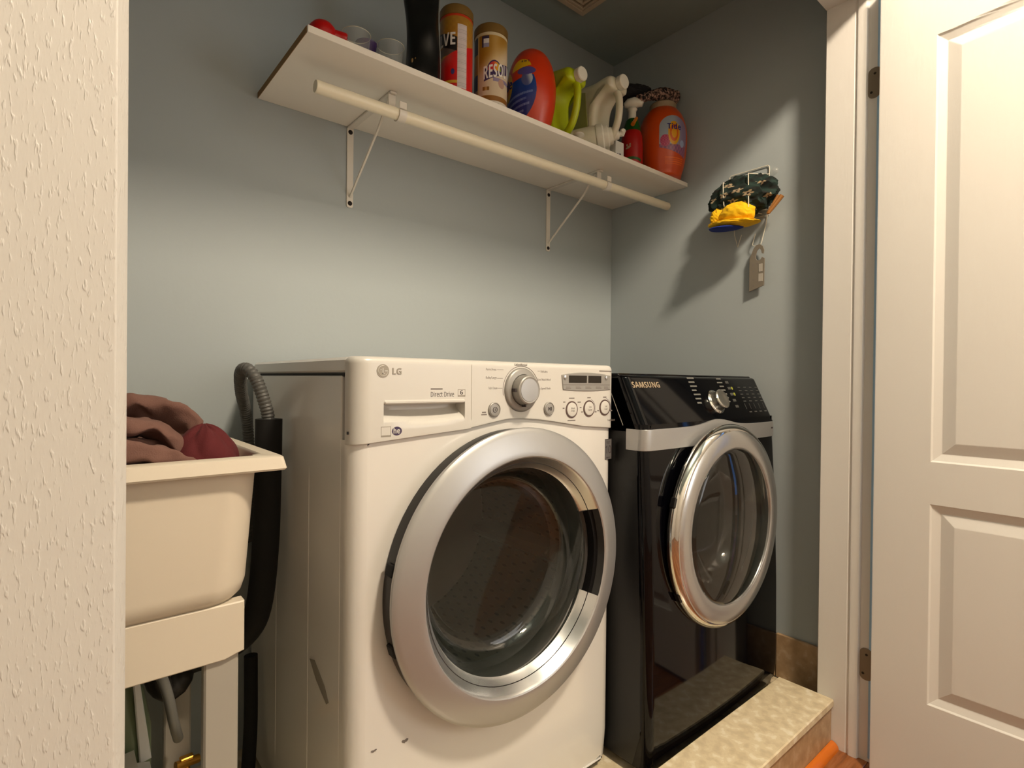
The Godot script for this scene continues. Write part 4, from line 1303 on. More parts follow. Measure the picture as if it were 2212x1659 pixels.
	pp.extrude(PackedVector2Array([Vector2(-1.692, 0.42), Vector2(-1.683, 0.42), Vector2(-1.663, 0.262), Vector2(-1.681, 0.258)]), 0.325, 0.341, 0.002)
	solo("paper_sheet", pp, M.paper_white, Vector3(-1.68, 0.26, 0.333), "narrow white paper standing behind the white box", "paper")
	var bh := curve([Vector3(-1.445, 0.30, 0.14), Vector3(-1.447, 0.15, 0.15), Vector3(-1.46, 0.05, 0.18), Vector3(-1.48, 0.03, 0.25), Vector3(-1.47, 0.027, 0.34)], 40)
	solo("floor_hose", tube1(bh, 0.015, 14), M.foam_black, Vector3(-1.46, 0, 0.2), "black hose running down to the floor beside the washer", "hose")

# ------------------------------------------------------------------ shelf, brackets, rod
func ytop(x: float) -> float:
	return 1.6785 + (x + 1.402) * 0.0057

func shelf() -> void:
	var s := thing("wall_shelf", Vector3(-0.7, 1.66, 0), "long white melamine shelf across the back wall", "shelf")
	var mb := MB.new()
	mb.extrude(PackedVector2Array([Vector2(-1.4012, 1.6635), Vector2(-0.001, 1.6715), Vector2(-0.001, 1.6865), Vector2(-1.4012, 1.6785)]), 0.0005, 0.3592, 0.0008)
	part(s, "board", mb, M.shelf_white)
	part(s, "raw_end", boxed(Vector3(-1.4025, 1.6638, 0.002), Vector3(-1.401, 1.6782, 0.353), 0.0002), M.shelf_raw, 35.0, "bare brown chipboard end")
	var ra := Vector3(-1.353, 1.604, 0.270)
	var rb := Vector3(-0.0005, 1.620, 0.272)
	var rm := MB.new()
	rm.tube([ra, ra.lerp(rb, 0.002), rb.lerp(ra, 0.002), rb], [0.0135, 0.0145, 0.0145, 0.0145], 24)
	solo("closet_rod", rm, M.rod_white, ra.lerp(rb, 0.5), "white hanging rod clipped below the shelf", "rod")
	for i in 2:
		var x: float = [-1.154, -0.372][i]
		var yu := 1.6635 + (x + 1.402) * 0.0057
		var b := thing("shelf_bracket", Vector3(x, 1.437, 0), ["white folding shelf bracket near the shelf's open left end", "white folding shelf bracket nearer the room corner"][i], "bracket", "")
		var st := MB.new()
		st.extrude(MB.rrect(0.0195, yu - 1.436, 0.006, 4), 0.0, 0.004, 0.001, Transform3D(Basis(), Vector3(x, (yu + 1.436) / 2, 0)))
		part(b, "wall_strip", st, M.bracket_white)
		part(b, "arm", boxed(Vector3(x - 0.009, yu - 0.006, 0.003), Vector3(x + 0.009, yu - 0.0003, 0.262), 0.0012), M.bracket_white)
		part(b, "brace", tube1([Vector3(x, 1.466, 0.005), Vector3(x, 1.600, 0.178), Vector3(x, yu - 0.008, 0.236)], [0.0036, 0.0036, 0.0036], 6), M.bracket_white)
		for y in [1.650 - 0.002 * i, 1.448]:
			var sc := MB.new()
			sc.lathe([Vector2(0.0068, 0.0035), Vector2(0.0062, 0.0055), Vector2(0.003, 0.007), Vector2(0, 0.0072)], 16, Transform3D(Basis(Vector3(1, 0, 0), Vector3(0, 0, 1), Vector3(0, -1, 0)), Vector3(x, y, 0)))
			part(b, "screw", sc, M.screw_dark)
		var hk := MB.new()
		hk.box(Vector3(x - 0.010, yu - 0.042, 0.250), Vector3(x + 0.010, yu - 0.0005, 0.2535), 0.001)
		var hp := part(b, "hook_plate", hk, M.bracket_white)
		var ct: Vector3 = ra.lerp(rb, (x + 0.014 - ra.x) / (rb.x - ra.x))
		var cl := MB.new()
		var rows := []
		for k in 25:
			var a := deg_to_rad(lerpf(100, 380, k / 24.0))
			var row := PackedVector3Array()
			for e in [[-0.010, 0.0150], [0.010, 0.0150], [0.010, 0.0180], [-0.010, 0.0180]]:
				row.append(ct + Vector3(e[0], sin(a) * e[1], cos(a) * e[1]))
			rows.append(row)
		cl.grid(rows, true)
		cl.fix()
		cl.box(ct + Vector3(-0.010, 0.010, 0.0125), ct + Vector3(0.010, 0.027, 0.0155), 0.001)
		part(hp, "rod_clip", cl, M.bracket_white)

func at_xf(p: Vector3) -> Transform3D:
	return Transform3D(Basis(), p)

func bent(c: Vector3, ang: float, y0: float, r: Callable, off := 0.0004) -> Callable:   # lettering wrapped round an upright container
	return func(x: float, y: float, z: float) -> Vector3:
		var rr: float = r.call(y0 + y) + off + z
		var a := ang + x / rr
		return c + Vector3(sin(a) * rr, y0 + y, cos(a) * rr)

func prof_r(prof: Array) -> Callable:
	return func(y: float) -> float:
		for i in prof.size() - 1:
			if y <= prof[i + 1].y:
				return lerpf(prof[i].x, prof[i + 1].x, clampf((y - prof[i].y) / maxf(1e-5, prof[i + 1].y - prof[i].y), 0.0, 1.0))
		return prof[-1].x

func smooth_prof(keys: Array, n := 6) -> Array:
	var c := curve(keys.map(func(k: Vector2) -> Vector3: return Vector3(k.x, k.y, 0)), keys.size() * n)
	return c.map(func(p: Vector3) -> Vector2: return Vector2(maxf(0.0, p.x), p.y))

func tex_mat(n: String, tx: Texture2D, rough := 0.4) -> StandardMaterial3D:
	return mat(n, Color.WHITE, rough, 0.0, {"albedo_texture": tx})

func shelf_items() -> void:
	# red scoop
	var c := Vector3(-1.333, ytop(-1.333), 0.28)
	var rs := MB.new()
	rs.lathe([Vector2(0, 0), Vector2(0.024, 0), Vector2(0.027, 0.01), Vector2(0.031, 0.038), Vector2(0.029, 0.052), Vector2(0.021, 0.062), Vector2(0.010, 0.066), Vector2(0, 0.067)], 28, at_xf(c + Vector3(-0.008, 0, 0)))
	rs.tube(curve([c + Vector3(-0.008, 0.036, 0.005), c + Vector3(0.02, 0.040, 0.012), c + Vector3(0.040, 0.037, 0.02)], 10), [0.02, 0.019, 0.018, 0.016, 0.015, 0.0145, 0.014, 0.014, 0.014, 0.014, 0.012], 14)
	solo("red_scoop", rs, M.plastic_red, c, "red plastic scoop at the shelf's left end", "scoop", "", 60.0)
	# clear cups and purple cup
	var i := 0
	for p in [Vector3(-1.261, 0, 0.28), Vector3(-1.173, 0, 0.28)]:
		p.y = ytop(p.x)
		var hh: float = [0.072, 0.079][i]
		var cu := MB.new()
		cu.lathe([Vector2(0, 0.001), Vector2(0.024, 0.001), Vector2(0.026, 0.006), Vector2(0.0315, hh - 0.002), Vector2(0.0325, hh)], 40, at_xf(p))
		var t := thing("clear_cup", p, ["clear plastic dosing cup between the red scoop and the purple cup", "clear plastic dosing cup between the purple cup and the black pouch"][i], "cup")
		part(t, "cup", cu, M.cup_clear, 60.0)
		var ri := MB.new()
		var rp := []
		for k in 41:
			rp.append(p + Vector3(cos(TAU * k / 40) * 0.0325, hh, sin(TAU * k / 40) * 0.0325))
		ri.tube(rp, 0.0007, 6, false)
		part(t, "rim", ri, M.plastic_milk, 60.0)
		i += 1
	var pc := Vector3(-1.212, ytop(-1.212), 0.228)
	var pu := MB.new()
	pu.lathe([Vector2(0, 0), Vector2(0.019, 0), Vector2(0.020, 0.004), Vector2(0.0245, 0.090), Vector2(0.026, 0.094), Vector2(0.0235, 0.094), Vector2(0.018, 0.006), Vector2(0, 0.006)], 32, at_xf(pc))
	solo("purple_cup", pu, M.plastic_purple, pc, "dark purple dosing cup seen behind the clear cups", "cup")
	# black pouch
	c = Vector3(-1.088, ytop(-1.088), 0.282)
	var rt := Vector3(0.86, 0, 0.5)
	var fw := Vector3(-0.5, 0, 0.86)
	var rows := []
	for k in 33:
		var q := k / 32.0
		var hw := 0.0445 - 0.004 * sin(PI * q) * sin(PI * q) + 0.006 * smoothstep(0.55, 1.0, q)
		var th := 0.031 * pow(1.0 - q, 0.45) * (1.0 + 0.1 * sin(q * 17)) + 0.0015
		var r := PackedVector3Array()
		for j in 32:
			var a := TAU * j / 32
			var cx := signf(cos(a)) * pow(absf(cos(a)), 0.8)
			r.append(c + rt * cx * hw + fw * sin(a) * th * (1.0 + 0.12 * sin(a * 3 + q * 9)) + Vector3(0, q * 0.305, 0) + rt * 0.004 * sin(q * 5))
		rows.append(r)
	var po := MB.new()
	po.grid(rows, true)
	var r0 := PackedVector3Array(rows[0])
	r0.reverse()
	po.fan(r0, c)
	po.fan(rows[-1], c + Vector3(0, 0.305, 0) + rt * 0.004 * sin(5.0))
	po.fix()
	var pt := thing("black_pouch", c, "tall black standing refill pouch left of the red can", "pouch")
	part(pt, "bag", po, M.pouch_black, 60.0)
	var se := []
	for k in 17:
		var q := k / 16.0
		var hw := 0.0445 - 0.004 * sin(PI * q) * sin(PI * q) + 0.006 * smoothstep(0.55, 1.0, q)
		se.append(c + rt * (hw + 0.0015 + 0.004 * sin(q * 5)) + Vector3(0, q * 0.303, 0))
	part(pt, "seam_highlight", tube1(se, 0.0011, 5), M.pipe_grey)  # grey line paints the highlight along the pouch's right seam
	var go := MB.new()
	for e in [[-0.022, 0.058, 0.004], [-0.014, 0.063, 0.0035], [-0.018, 0.050, 0.003], [-0.010, 0.056, 0.002]]:
		go.blob(c + rt * e[0] + fw * 0.0275 + Vector3(0, e[1], 0), Vector3(e[2], e[2] * 1.6, 0.002), func(_d: Vector3) -> float: return 1.0, 8, 6)
	var gm := part(pt, "gold_print", go, M.gold_lid)
	gm.set_meta("kind", "stuff")
	# two wipe cans
	var gold := Color(0.62, 0.45, 0.13)
	var red := Color(0.78, 0.06, 0.05)
	var an1 := deg_to_rad(-33.9)
	var tex1 := paint(512, 256, func(u: float, v: float) -> Color:
		var d := rad_to_deg(wrapf(u * TAU - an1, -PI, PI))
		var n := sin(u * 91) * sin(v * 77) * 0.02
		if d > 4 and d < 38 and v > 0.13 and v < 0.89:
			var k := 0.80 - (0.16 if fmod(v * 57, 1.0) < 0.35 and (v * 11 - floorf(v * 11)) < 0.6 else 0.0) * (0.6 + 0.4 * sin(u * 700))
			return Color(k, k * 0.95, k * 0.95)
		if v < 0.035:
			return Color(0.72, 0.20, 0.06)
		if v > 0.80 and v < 0.835 and d < 30:
			return Color(0.80, 0.62, 0.16)
		if Vector2((d + 12) / 6.5, (v - 0.70) / 0.035).length() < 1.0 and d < 4:
			return Color(0.22, 0.20, 0.42)
		if v > 0.80:
			return red
		if v > 0.50 - 0.0016 * (d + 30) or d > 38 and v > 0.62:
			return red.lerp(Color(0.72, 0.42, 0.38), clampf((0.66 - v) * 5.0, 0, 0.55) * smoothstep(0, -30, d))
		if d < 2 and v > 0.285 + 0.0012 * d and v < 0.455 + 0.0012 * d:
			return Color(0.10, 0.08, 0.08)
		if d < -4 and v > 0.40 and v < 0.5:
			return Color(0.38, 0.31, 0.28)
		return Color(gold.r + n + 0.1 * clampf((v - 0.1) * 2, 0, 1), gold.g + n, gold.b))
	can(Vector3(-0.981, ytop(-0.981), 0.28), 0.0435, 0.243, tex_mat("can_red_print", tex1, 0.35), an1, ["VE", -0.06, 0.150, "L", "red and gold wipes can with a white label strip beside the black pouch"])
	var an2 := deg_to_rad(-37.5)
	var tex2 := paint(512, 256, func(u: float, v: float) -> Color:
		var d := rad_to_deg(wrapf(u * TAU - an2, -PI, PI))
		var cream := Color(0.80, 0.73, 0.62)
		if v < 0.045:
			return Color(0.80, 0.75, 0.62)
		if v > 0.87:
			return Color(0.84, 0.81, 0.76) if Vector2((d - 28) / 12, (v - 0.93) / 0.03).length() > 1 else Color(0.66, 0.58, 0.5)
		if v > 0.81:
			return Color(0.55, 0.36, 0.10)
		if d < -50:
			return Color(0.62, 0.46, 0.06) if v > 0.26 and v < 0.52 else (Color(0.10, 0.11, 0.24) if v < 0.26 else (Color(0.08, 0.15, 0.34) if v < 0.72 else Color(0.55, 0.45, 0.42)))
		if d < -44:
			return Color(0.78, 0.70, 0.48)
		if d > -32 and d < -6 and v > 0.055 and v < 0.20:
			return Color(0.20, 0.17, 0.28) if v < 0.09 or d < -26 else (Color(0.86, 0.86, 0.86) if v < 0.15 else Color(0.58, 0.58, 0.70))
		if d > -28 and d < -5 and v > 0.70 and v < 0.745:
			return Color(0.52, 0.35, 0.12) if absf(d + 16) > 4 else Color(0.72, 0.55, 0.3)
		if Vector2((d - 40) / 13, (v - 0.64) / 0.06).length() < 1.0:
			return Color(0.70, 0.56, 0.50)
		var q := Vector2((d - 14) / 27, (v - 0.50) / 0.14)
		if q.length() < 1.0 and v < 0.49:
			if q.length() > 0.88:
				return Color(0.22, 0.14, 0.34)
			return Color(0.75, 0.12, 0.16).lerp(Color(0.88, 0.72, 0.12), smoothstep(-0.5, 0.6, q.x)).lerp(Color(0.20, 0.45, 0.22), smoothstep(0.5, 1.0, q.x))
		if d > -23 and v > 0.468 - 0.0012 * (d + 20) and v < 0.628 - 0.0016 * (d + 20):
			return Color(0.22, 0.15, 0.34)
		if d > 8 and v > 0.58 and v < 0.625:
			return Color(0.55, 0.5, 0.62)
		var g := gold.lerp(cream, smoothstep(0.20, 0.50, v + 0.0030 * d))
		return g.lerp(Color(0.85, 0.74, 0.55), 0.35 * exp(-pow((d - 16) / 16, 2.0))) if v < 0.4 else g)
	can(Vector3(-0.865, ytop(-0.865), 0.28), 0.0462, 0.241, tex_mat("can_gold_print", tex2, 0.35), an2, ["RESOLVE", 0.53, 0.110, "", "gold and cream wipes can with purple-backed lettering beside the first orange tub"])
	# orange pod tubs
	var o1 := Vector3(-0.712, ytop(-0.712), 0.28)
	var p1 := smooth_prof([Vector2(0.0, 0.0), Vector2(0.046, 0.001), Vector2(0.058, 0.02), Vector2(0.0695, 0.07), Vector2(0.0735, 0.115), Vector2(0.071, 0.155), Vector2(0.061, 0.195), Vector2(0.044, 0.225), Vector2(0.022, 0.241), Vector2(0.0, 0.244)])
	var a1 := deg_to_rad(-41.7)
	var t1 := paint(512, 256, func(u: float, v: float) -> Color:
		var d := rad_to_deg(wrapf(u * TAU - a1, -PI, PI))
		return tub_print(d, v, false))
	var m1 := MB.new()
	lathe_uvy(m1, p1, 64, o1)
	var k1 := thing("pod_tub", o1, "domed orange detergent pod tub with blue and yellow label, middle of shelf", "tub", "orange detergent pod tubs")
	part(k1, "shell", m1, tex_mat("tub_print_blue", t1, 0.3), 60.0)
	var lt := MB.new()
	var r1 := prof_r(p1)
	text(lt, "4 in 1", 0.007, bent(o1, a1 - 0.28, 0.182, r1, 0.0006), 0, 1.0, true)
	part(k1, "lettering", lt, M.print_dark)
	var td := MB.new()
	text(td, "Tide", 0.026, bent(o1, a1 - 1.28, 0.125, r1, 0.0006), 0, 0.9, true)
	part(k1, "lettering", td, M.lettering_blue)
	var o2 := Vector3(-0.089, ytop(-0.089), 0.308)
	var p2 := smooth_prof([Vector2(0.0, 0.0), Vector2(0.060, 0.001), Vector2(0.069, 0.018), Vector2(0.079, 0.055), Vector2(0.0855, 0.105), Vector2(0.0868, 0.15), Vector2(0.082, 0.19), Vector2(0.070, 0.225), Vector2(0.054, 0.248), Vector2(0.046, 0.254)])
	var a2 := deg_to_rad(-55.5)
	var t2 := paint(512, 256, func(u: float, v: float) -> Color:
		var d := rad_to_deg(wrapf(u * TAU - a2, -PI, PI))
		return tub_print(d, v, true))
	var m2 := MB.new()
	lathe_uvy(m2, p2, 64, o2)
	var k2 := thing("pod_tub", o2, "orange detergent pod tub with beige lid and floral label by the side wall", "tub", "orange detergent pod tubs")
	part(k2, "shell", m2, tex_mat("tub_print_floral", t2, 0.3), 60.0)
	var ld := MB.new()
	ld.lathe([Vector2(0.046, 0.250), Vector2(0.0475, 0.254), Vector2(0.0475, 0.272), Vector2(0.044, 0.276), Vector2(0, 0.277)], 40, at_xf(o2))
	part(k2, "lid", ld, M.lid_beige)
	var l2 := MB.new()
	text(l2, "Tide", 0.020, bent(o2, a2 + 0.50, 0.163, prof_r(p2), 0.0006), 0, 0.95, true)
	part(k2, "lettering", l2, M.lettering_blue)
	# jugs with slanting handles, their caps facing the room
	jug("lime_jug", -0.57, 0.043, [[0.165, 0.0], [0.270, 0.0], [0.276, 0.03], [0.268, 0.075], [0.262, 0.145], [0.278, 0.172], [0.315, 0.176], [0.340, 0.181], [0.336, 0.222], [0.30, 0.229], [0.235, 0.240], [0.175, 0.236], [0.165, 0.20]], [[0.322, 0.190], [0.334, 0.165], [0.333, 0.125], [0.325, 0.09], [0.306, 0.056], [0.268, 0.030]], Vector3(-0.57, 0.201, 0.338), 0.0215, M.plastic_lime, "lime green plastic jug with white cap beside the first orange tub")
	var mj := jug("milky_jug", -0.413, 0.046, [[0.160, 0.0], [0.300, 0.0], [0.306, 0.03], [0.297, 0.08], [0.300, 0.16], [0.325, 0.190], [0.355, 0.193], [0.372, 0.197], [0.370, 0.238], [0.335, 0.240], [0.29, 0.235], [0.225, 0.248], [0.175, 0.254], [0.160, 0.22]], [[0.352, 0.205], [0.368, 0.175], [0.369, 0.125], [0.360, 0.09], [0.338, 0.058], [0.298, 0.030]], Vector3(-0.413, 0.2185, 0.372), 0.0225, M.plastic_milk, "milky white plastic jug with white cap right of the lime jug")
	# white squeeze cap, lying bottle, carton
	c = Vector3(-0.553, ytop(-0.553), 0.325)
	var sdl := MB.new()
	sdl.extrude(PackedVector2Array([Vector2(0.172, ytop(-0.413) + 0.012), Vector2(0.272, ytop(-0.413) + 0.012), Vector2(0.285, ytop(-0.413) + 0.05), Vector2(0.276, ytop(-0.413) + 0.10), Vector2(0.265, ytop(-0.413) + 0.215), Vector2(0.20, ytop(-0.413) + 0.238), Vector2(0.172, ytop(-0.413) + 0.22)]), 0.0, 0.0025, 0.001, Transform3D(Basis(Vector3(0, 0, 1), Vector3(0, 1, 0), Vector3(-1, 0, 0)), Vector3(-0.413 - 0.0445, 0, 0)))
	part(mj, "side_label", sdl, M.plastic_milk_green)
	var wc := MB.new()
	wc.lathe([Vector2(0, 0), Vector2(0.006, 0), Vector2(0.006, 0.018), Vector2(0.012, 0.022), Vector2(0.0185, 0.026), Vector2(0.016, 0.032), Vector2(0.006, 0.035), Vector2(0, 0.036)], 24, at_xf(c))
	solo("squeeze_cap", wc, M.plastic_white, c, "small white flanged cap on the shelf edge between the two jugs", "cap")
	var la := Vector3(-0.505, 0, 0.210)
	var lb := Vector3(-0.392, 0, 0.352)
	la.y = ytop(la.x) + 0.0435
	lb.y = la.y + 0.026
	var dir := (lb - la).normalized()
	var sx := dir.cross(Vector3.UP).normalized()
	var lx := Transform3D(Basis(sx * 1.07, dir * 1.07, sx.cross(dir) * 1.07), la)
	var ly := thing("lying_bottle", Vector3(la.x, ytop(la.x), la.z), "white bottle lying on its side, stepped nozzle towards the room", "bottle")
	var lm := MB.new()
	lm.lathe([Vector2(0, 0), Vector2(0.034, 0.001), Vector2(0.040, 0.006), Vector2(0.040, 0.085), Vector2(0.0385, 0.100), Vector2(0.034, 0.112), Vector2(0.026, 0.120), Vector2(0, 0.121)], 36, lx)
	part(ly, "body", lm, M.plastic_milk)
	var lc := MB.new()
	lc.lathe([Vector2(0, 0.108), Vector2(0.0395, 0.104), Vector2(0.041, 0.108), Vector2(0.041, 0.122), Vector2(0.034, 0.126), Vector2(0.033, 0.138), Vector2(0.026, 0.142), Vector2(0.0245, 0.152), Vector2(0.0155, 0.155), Vector2(0.0145, 0.170), Vector2(0.011, 0.172), Vector2(0, 0.172)], 36, lx)
	var lcn := part(ly, "cap", lc, M.plastic_white)
	var tip: Vector3 = lx * Vector3(0, 0.172, 0)
	part(lcn, "nozzle", tube1([tip - dir * 0.003, tip + dir * 0.010, tip + dir * 0.013 + sx * 0.008 + Vector3(0, 0.005, 0), tip + dir * 0.014 + sx * 0.016 + Vector3(0, 0.003, 0)], [0.009, 0.0105, 0.009, 0.005], 12), M.plastic_white)
	var ca := thing("small_carton", Vector3(-0.33, ytop(-0.33), 0.266), "small white carton with purple print behind the lying bottle", "carton")
	part(ca, "box", boxed(Vector3(-0.355, ytop(-0.33), 0.255), Vector3(-0.312, 1.760, 0.309), 0.001), M.paper_white)
	var pm := MB.new()
	pm.blob(Vector3(-0.335, 1.712, 0.3092), Vector3(0.014, 0.007, 0.0008), func(d: Vector3) -> float: return 1.0 + 0.3 * sin(d.x * 6.0), 14, 8)
	part(ca, "print", pm, M.print_purple)
	# spray bottle
	c = Vector3(-0.238, ytop(-0.238), 0.285)
	var sb := thing("spray_bottle", c, "red spray bottle with green collar and white trigger head", "spray bottle")
	var sp := MB.new()
	var spf := smooth_prof([Vector2(0, 0), Vector2(0.034, 0.001), Vector2(0.038, 0.012), Vector2(0.0385, 0.06), Vector2(0.037, 0.11), Vector2(0.032, 0.137), Vector2(0.022, 0.150), Vector2(0.016, 0.154)])
	sp.lathe(spf, 36, at_xf(c))
	part(sb, "bottle", sp, M.plastic_sprayred, 60.0)
	var gs := MB.new()
	gs.lathe([Vector2(0.024, 0.138), Vector2(0.031, 0.141), Vector2(0.029, 0.155), Vector2(0.022, 0.180), Vector2(0.015, 0.187), Vector2(0, 0.188)], 30, at_xf(c))
	part(sb, "collar", gs, M.plastic_green)
	var vw := Vector3(0.62, 0, 0.78)   # sideways towards the room
	var hd := MB.new()
	hd.lathe([Vector2(0, 0.184), Vector2(0.0135, 0.184), Vector2(0.0135, 0.215), Vector2(0.018, 0.222), Vector2(0, 0.24)], 20, at_xf(c))
	hd.tube([c + Vector3(0, 0.240, 0) - vw * 0.028, c + Vector3(0, 0.243, 0) - vw * 0.015, c + Vector3(0, 0.246, 0) + vw * 0.008, c + Vector3(0, 0.243, 0) + vw * 0.026, c + Vector3(0, 0.238, 0) + vw * 0.036], [0.008, 0.0175, 0.019, 0.013, 0.009], 18)
	part(sb, "trigger_head", hd, M.plastic_white, 50.0)
	part(sb, "trigger", tube1([c + Vector3(0, 0.185, 0) + vw * 0.012 + Vector3(-0.01, 0, 0.012), c + Vector3(-0.035, 0.150, 0.030)], [0.005, 0.007], 10), M.plastic_amber)
	var sl := MB.new()
	var sr := prof_r(spf)
	for e in [[-0.05, 0.085, 0.016, 0.005], [0.0, 0.078, 0.012, 0.004], [-0.12, 0.074, 0.014, 0.004]]:
		var f := bent(c, deg_to_rad(-52) + e[0] - 0.25, e[1], sr, 0.0006)
		sl.quad(f.call(-e[2] / 2, -e[3], 0.0), f.call(e[2] / 2, -e[3] * 0.4, 0.0), f.call(e[2] / 2, e[3], 0.0), f.call(-e[2] / 2, e[3] * 0.5, 0.0))
	var slp := part(sb, "print", sl, M.lid_beige)
	slp.set_meta("kind", "stuff")
	var gl := MB.new()
	var gf := bent(c, deg_to_rad(-52), 0.030, sr, 0.0006)
	var gr := [PackedVector3Array(), PackedVector3Array()]
	for k in 17:
		var x := lerpf(-0.036, 0.036, k / 16.0)
		gr[0].append(gf.call(x, 0.004 - 90.0 * x * x * 0.06, 0.0)); gr[1].append(gf.call(x, 0.013 - 90.0 * x * x * 0.06, 0.0))
	gl.grid(gr)
	part(sb, "green_band", gl, M.plastic_green)
	# cloth things on top of the far tub
	var n2 := FastNoiseLite.new()
	n2.seed = 9
	n2.frequency = 0.9
	var rough := func(d: Vector3) -> float: return 1.0 + 0.22 * n2.get_noise_3dv(d * 2.2) + 0.05 * n2.get_noise_3dv(d * 9.0)
	var nv := MB.new()
	nv.blob(Vector3(-0.205, 1.985, 0.250), Vector3(0.105, 0.031, 0.05), rough, 56, 30, Basis(Vector3(0, 0, 1), 0.33))
	solo("navy_cloth", nv, M.cloth_navy, Vector3(-0.205, 1.955, 0.262), "dark navy bunched cloth above the spray bottle", "cloth", "", 60.0)
	var fb := MB.new()
	fb.tube(curve([Vector3(-0.232, 1.938, 0.305), Vector3(-0.165, 1.972, 0.312), Vector3(-0.105, 1.995, 0.315), Vector3(-0.055, 2.002, 0.318), Vector3(-0.026, 2.004, 0.322)], 40), range(41).map(func(k: int) -> float: return (0.014 + 0.010 * smoothstep(0.2, 0.8, k / 40.0)) * (1.0 + 0.12 * sin(k * 1.7)) * (1.0 if k > 0 and k < 40 else 0.5)), 22)
	solo("floral_band", fb, M.cloth_floral_dark, Vector3(-0.105, 1.96, 0.315), "dark floral fabric band lying on the far orange tub's lid", "cloth", "", 60.0)

func tub_print(d: float, v: float, floral: bool) -> Color:   # v runs from the top down
	var orange := Color(0.76, 0.19, 0.015) if not floral else Color(0.78, 0.28, 0.03)
	if floral:
		var q := Vector2((d - 31) / 38.0, (v - 0.50) / 0.31)
		var inside := absf(q.x) < 1.0 and absf(q.y) < 1.0 and (q.y > -0.45 or Vector2(q.x, (q.y + 0.45) / 0.55).length() < 1.0)
		if inside and v < 0.70 + 0.0015 * (d - 30):
			var lo := Vector2((d - 28) / 15.0, (v - 0.445) / 0.165).length()
			if lo < 1.0:
				return Color(0.86, 0.62, 0.05) if lo > 0.72 or (lo < 0.45) else Color(0.82, 0.36, 0.05)
			if Vector2((d - 7) / 12.0, (v - 0.555) / 0.08).length() < 1.0:
				return Color(0.62, 0.16, 0.34).lerp(Color(0.78, 0.38, 0.50), fposmod(sin(d * 0.9) * sin(v * 60.0), 1.0))
			if Vector2((d - 52) / 7.0, (v - 0.58) / 0.05).length() < 1.0:
				return Color(0.62, 0.68, 0.82)
			if v > 0.60:
				return Color(0.44, 0.30, 0.46).lerp(Color(0.66, 0.40, 0.50), 0.5 + 0.5 * sin(d * 0.7) * sin(v * 70.0))
			return Color(0.60, 0.65, 0.70).lerp(Color(0.52, 0.46, 0.60), smoothstep(20, 60, d))
		if d > 8 and d < 62 and v > 0.76 and v < 0.86 and fmod(v * 40.0, 1.0) < 0.4:
			return Color(0.90, 0.42, 0.08)
		return orange
	var yl := Vector2((d + 26) / 26.0, (v - 0.335) / 0.115)
	if yl.length() < 1.0 and v < 0.34 + 0.001 * (d + 26) * -1.0:
		return Color(0.82, 0.66, 0.02)
	var lo2 := Vector2((d + 72) / 24.0, (v - 0.50) / 0.17).length()
	if lo2 < 1.0:
		return Color(0.82, 0.62, 0.03) if lo2 > 0.6 else Color(0.85, 0.45, 0.05)
	if Vector2((d + 12) / 22.0, (v - 0.38) / 0.05).length() < 1.0 and v > 0.33:
		return Color(0.30, 0.26, 0.52)
	var sw := Vector2((d + 10) / 13.0, (v - 0.475) / 0.085)
	if sw.length() < 1.0:
		return Color(0.30, 0.32, 0.50).lerp(Color(0.66, 0.68, 0.72), smoothstep(-0.2, 0.7, sw.x - sw.y * 0.4))
	var bl := Vector2((d + 42) / 54.0, (v - 0.60) / 0.34)
	if bl.length() < 1.0 and v > 0.48 - 0.0012 * (d + 40):
		var base := Color(0.05, 0.22, 0.52).lerp(Color(0.09, 0.10, 0.42), smoothstep(0.5, 0.8, v))
		for k in 4:
			if absf(v - (0.66 + 0.062 * k) + 0.0009 * (d + 40)) < 0.013 and d > -78 + 8 * k and d < [4, -12, -4, -20][k] and sin(d * 2.1 + k) > -0.75:
				return base.lerp(Color(0.75, 0.76, 0.85), 0.5)
		return base
	return orange

func lathe_uvy(mb: MB, prof: Array, seg: int, c: Vector3) -> void:   # v follows the height, top = 0
	var top := 0.0
	for p in prof:
		top = maxf(top, p.y)
	for i in prof.size() - 1:
		for j in seg:
			var a := TAU * j / seg
			var b := TAU * ((j + 1) % seg) / seg
			var q := [prof[i], prof[i + 1]]
			var p0 := c + Vector3(sin(a) * q[0].x, q[0].y, cos(a) * q[0].x)
			var p1 := c + Vector3(sin(b) * q[0].x, q[0].y, cos(b) * q[0].x)
			var p2 := c + Vector3(sin(b) * q[1].x, q[1].y, cos(b) * q[1].x)
			var p3 := c + Vector3(sin(a) * q[1].x, q[1].y, cos(a) * q[1].x)
			var u0 := float(j) / seg
			var u1 := float(j + 1) / seg
			var v0: float = 1.0 - q[0].y / top
			var v1: float = 1.0 - q[1].y / top
			mb.tri(p0, p1, p2, Vector2(u0, v0), Vector2(u1, v0), Vector2(u1, v1))
			mb.tri(p0, p2, p3, Vector2(u0, v0), Vector2(u1, v1), Vector2(u0, v1))
	mb.fix()

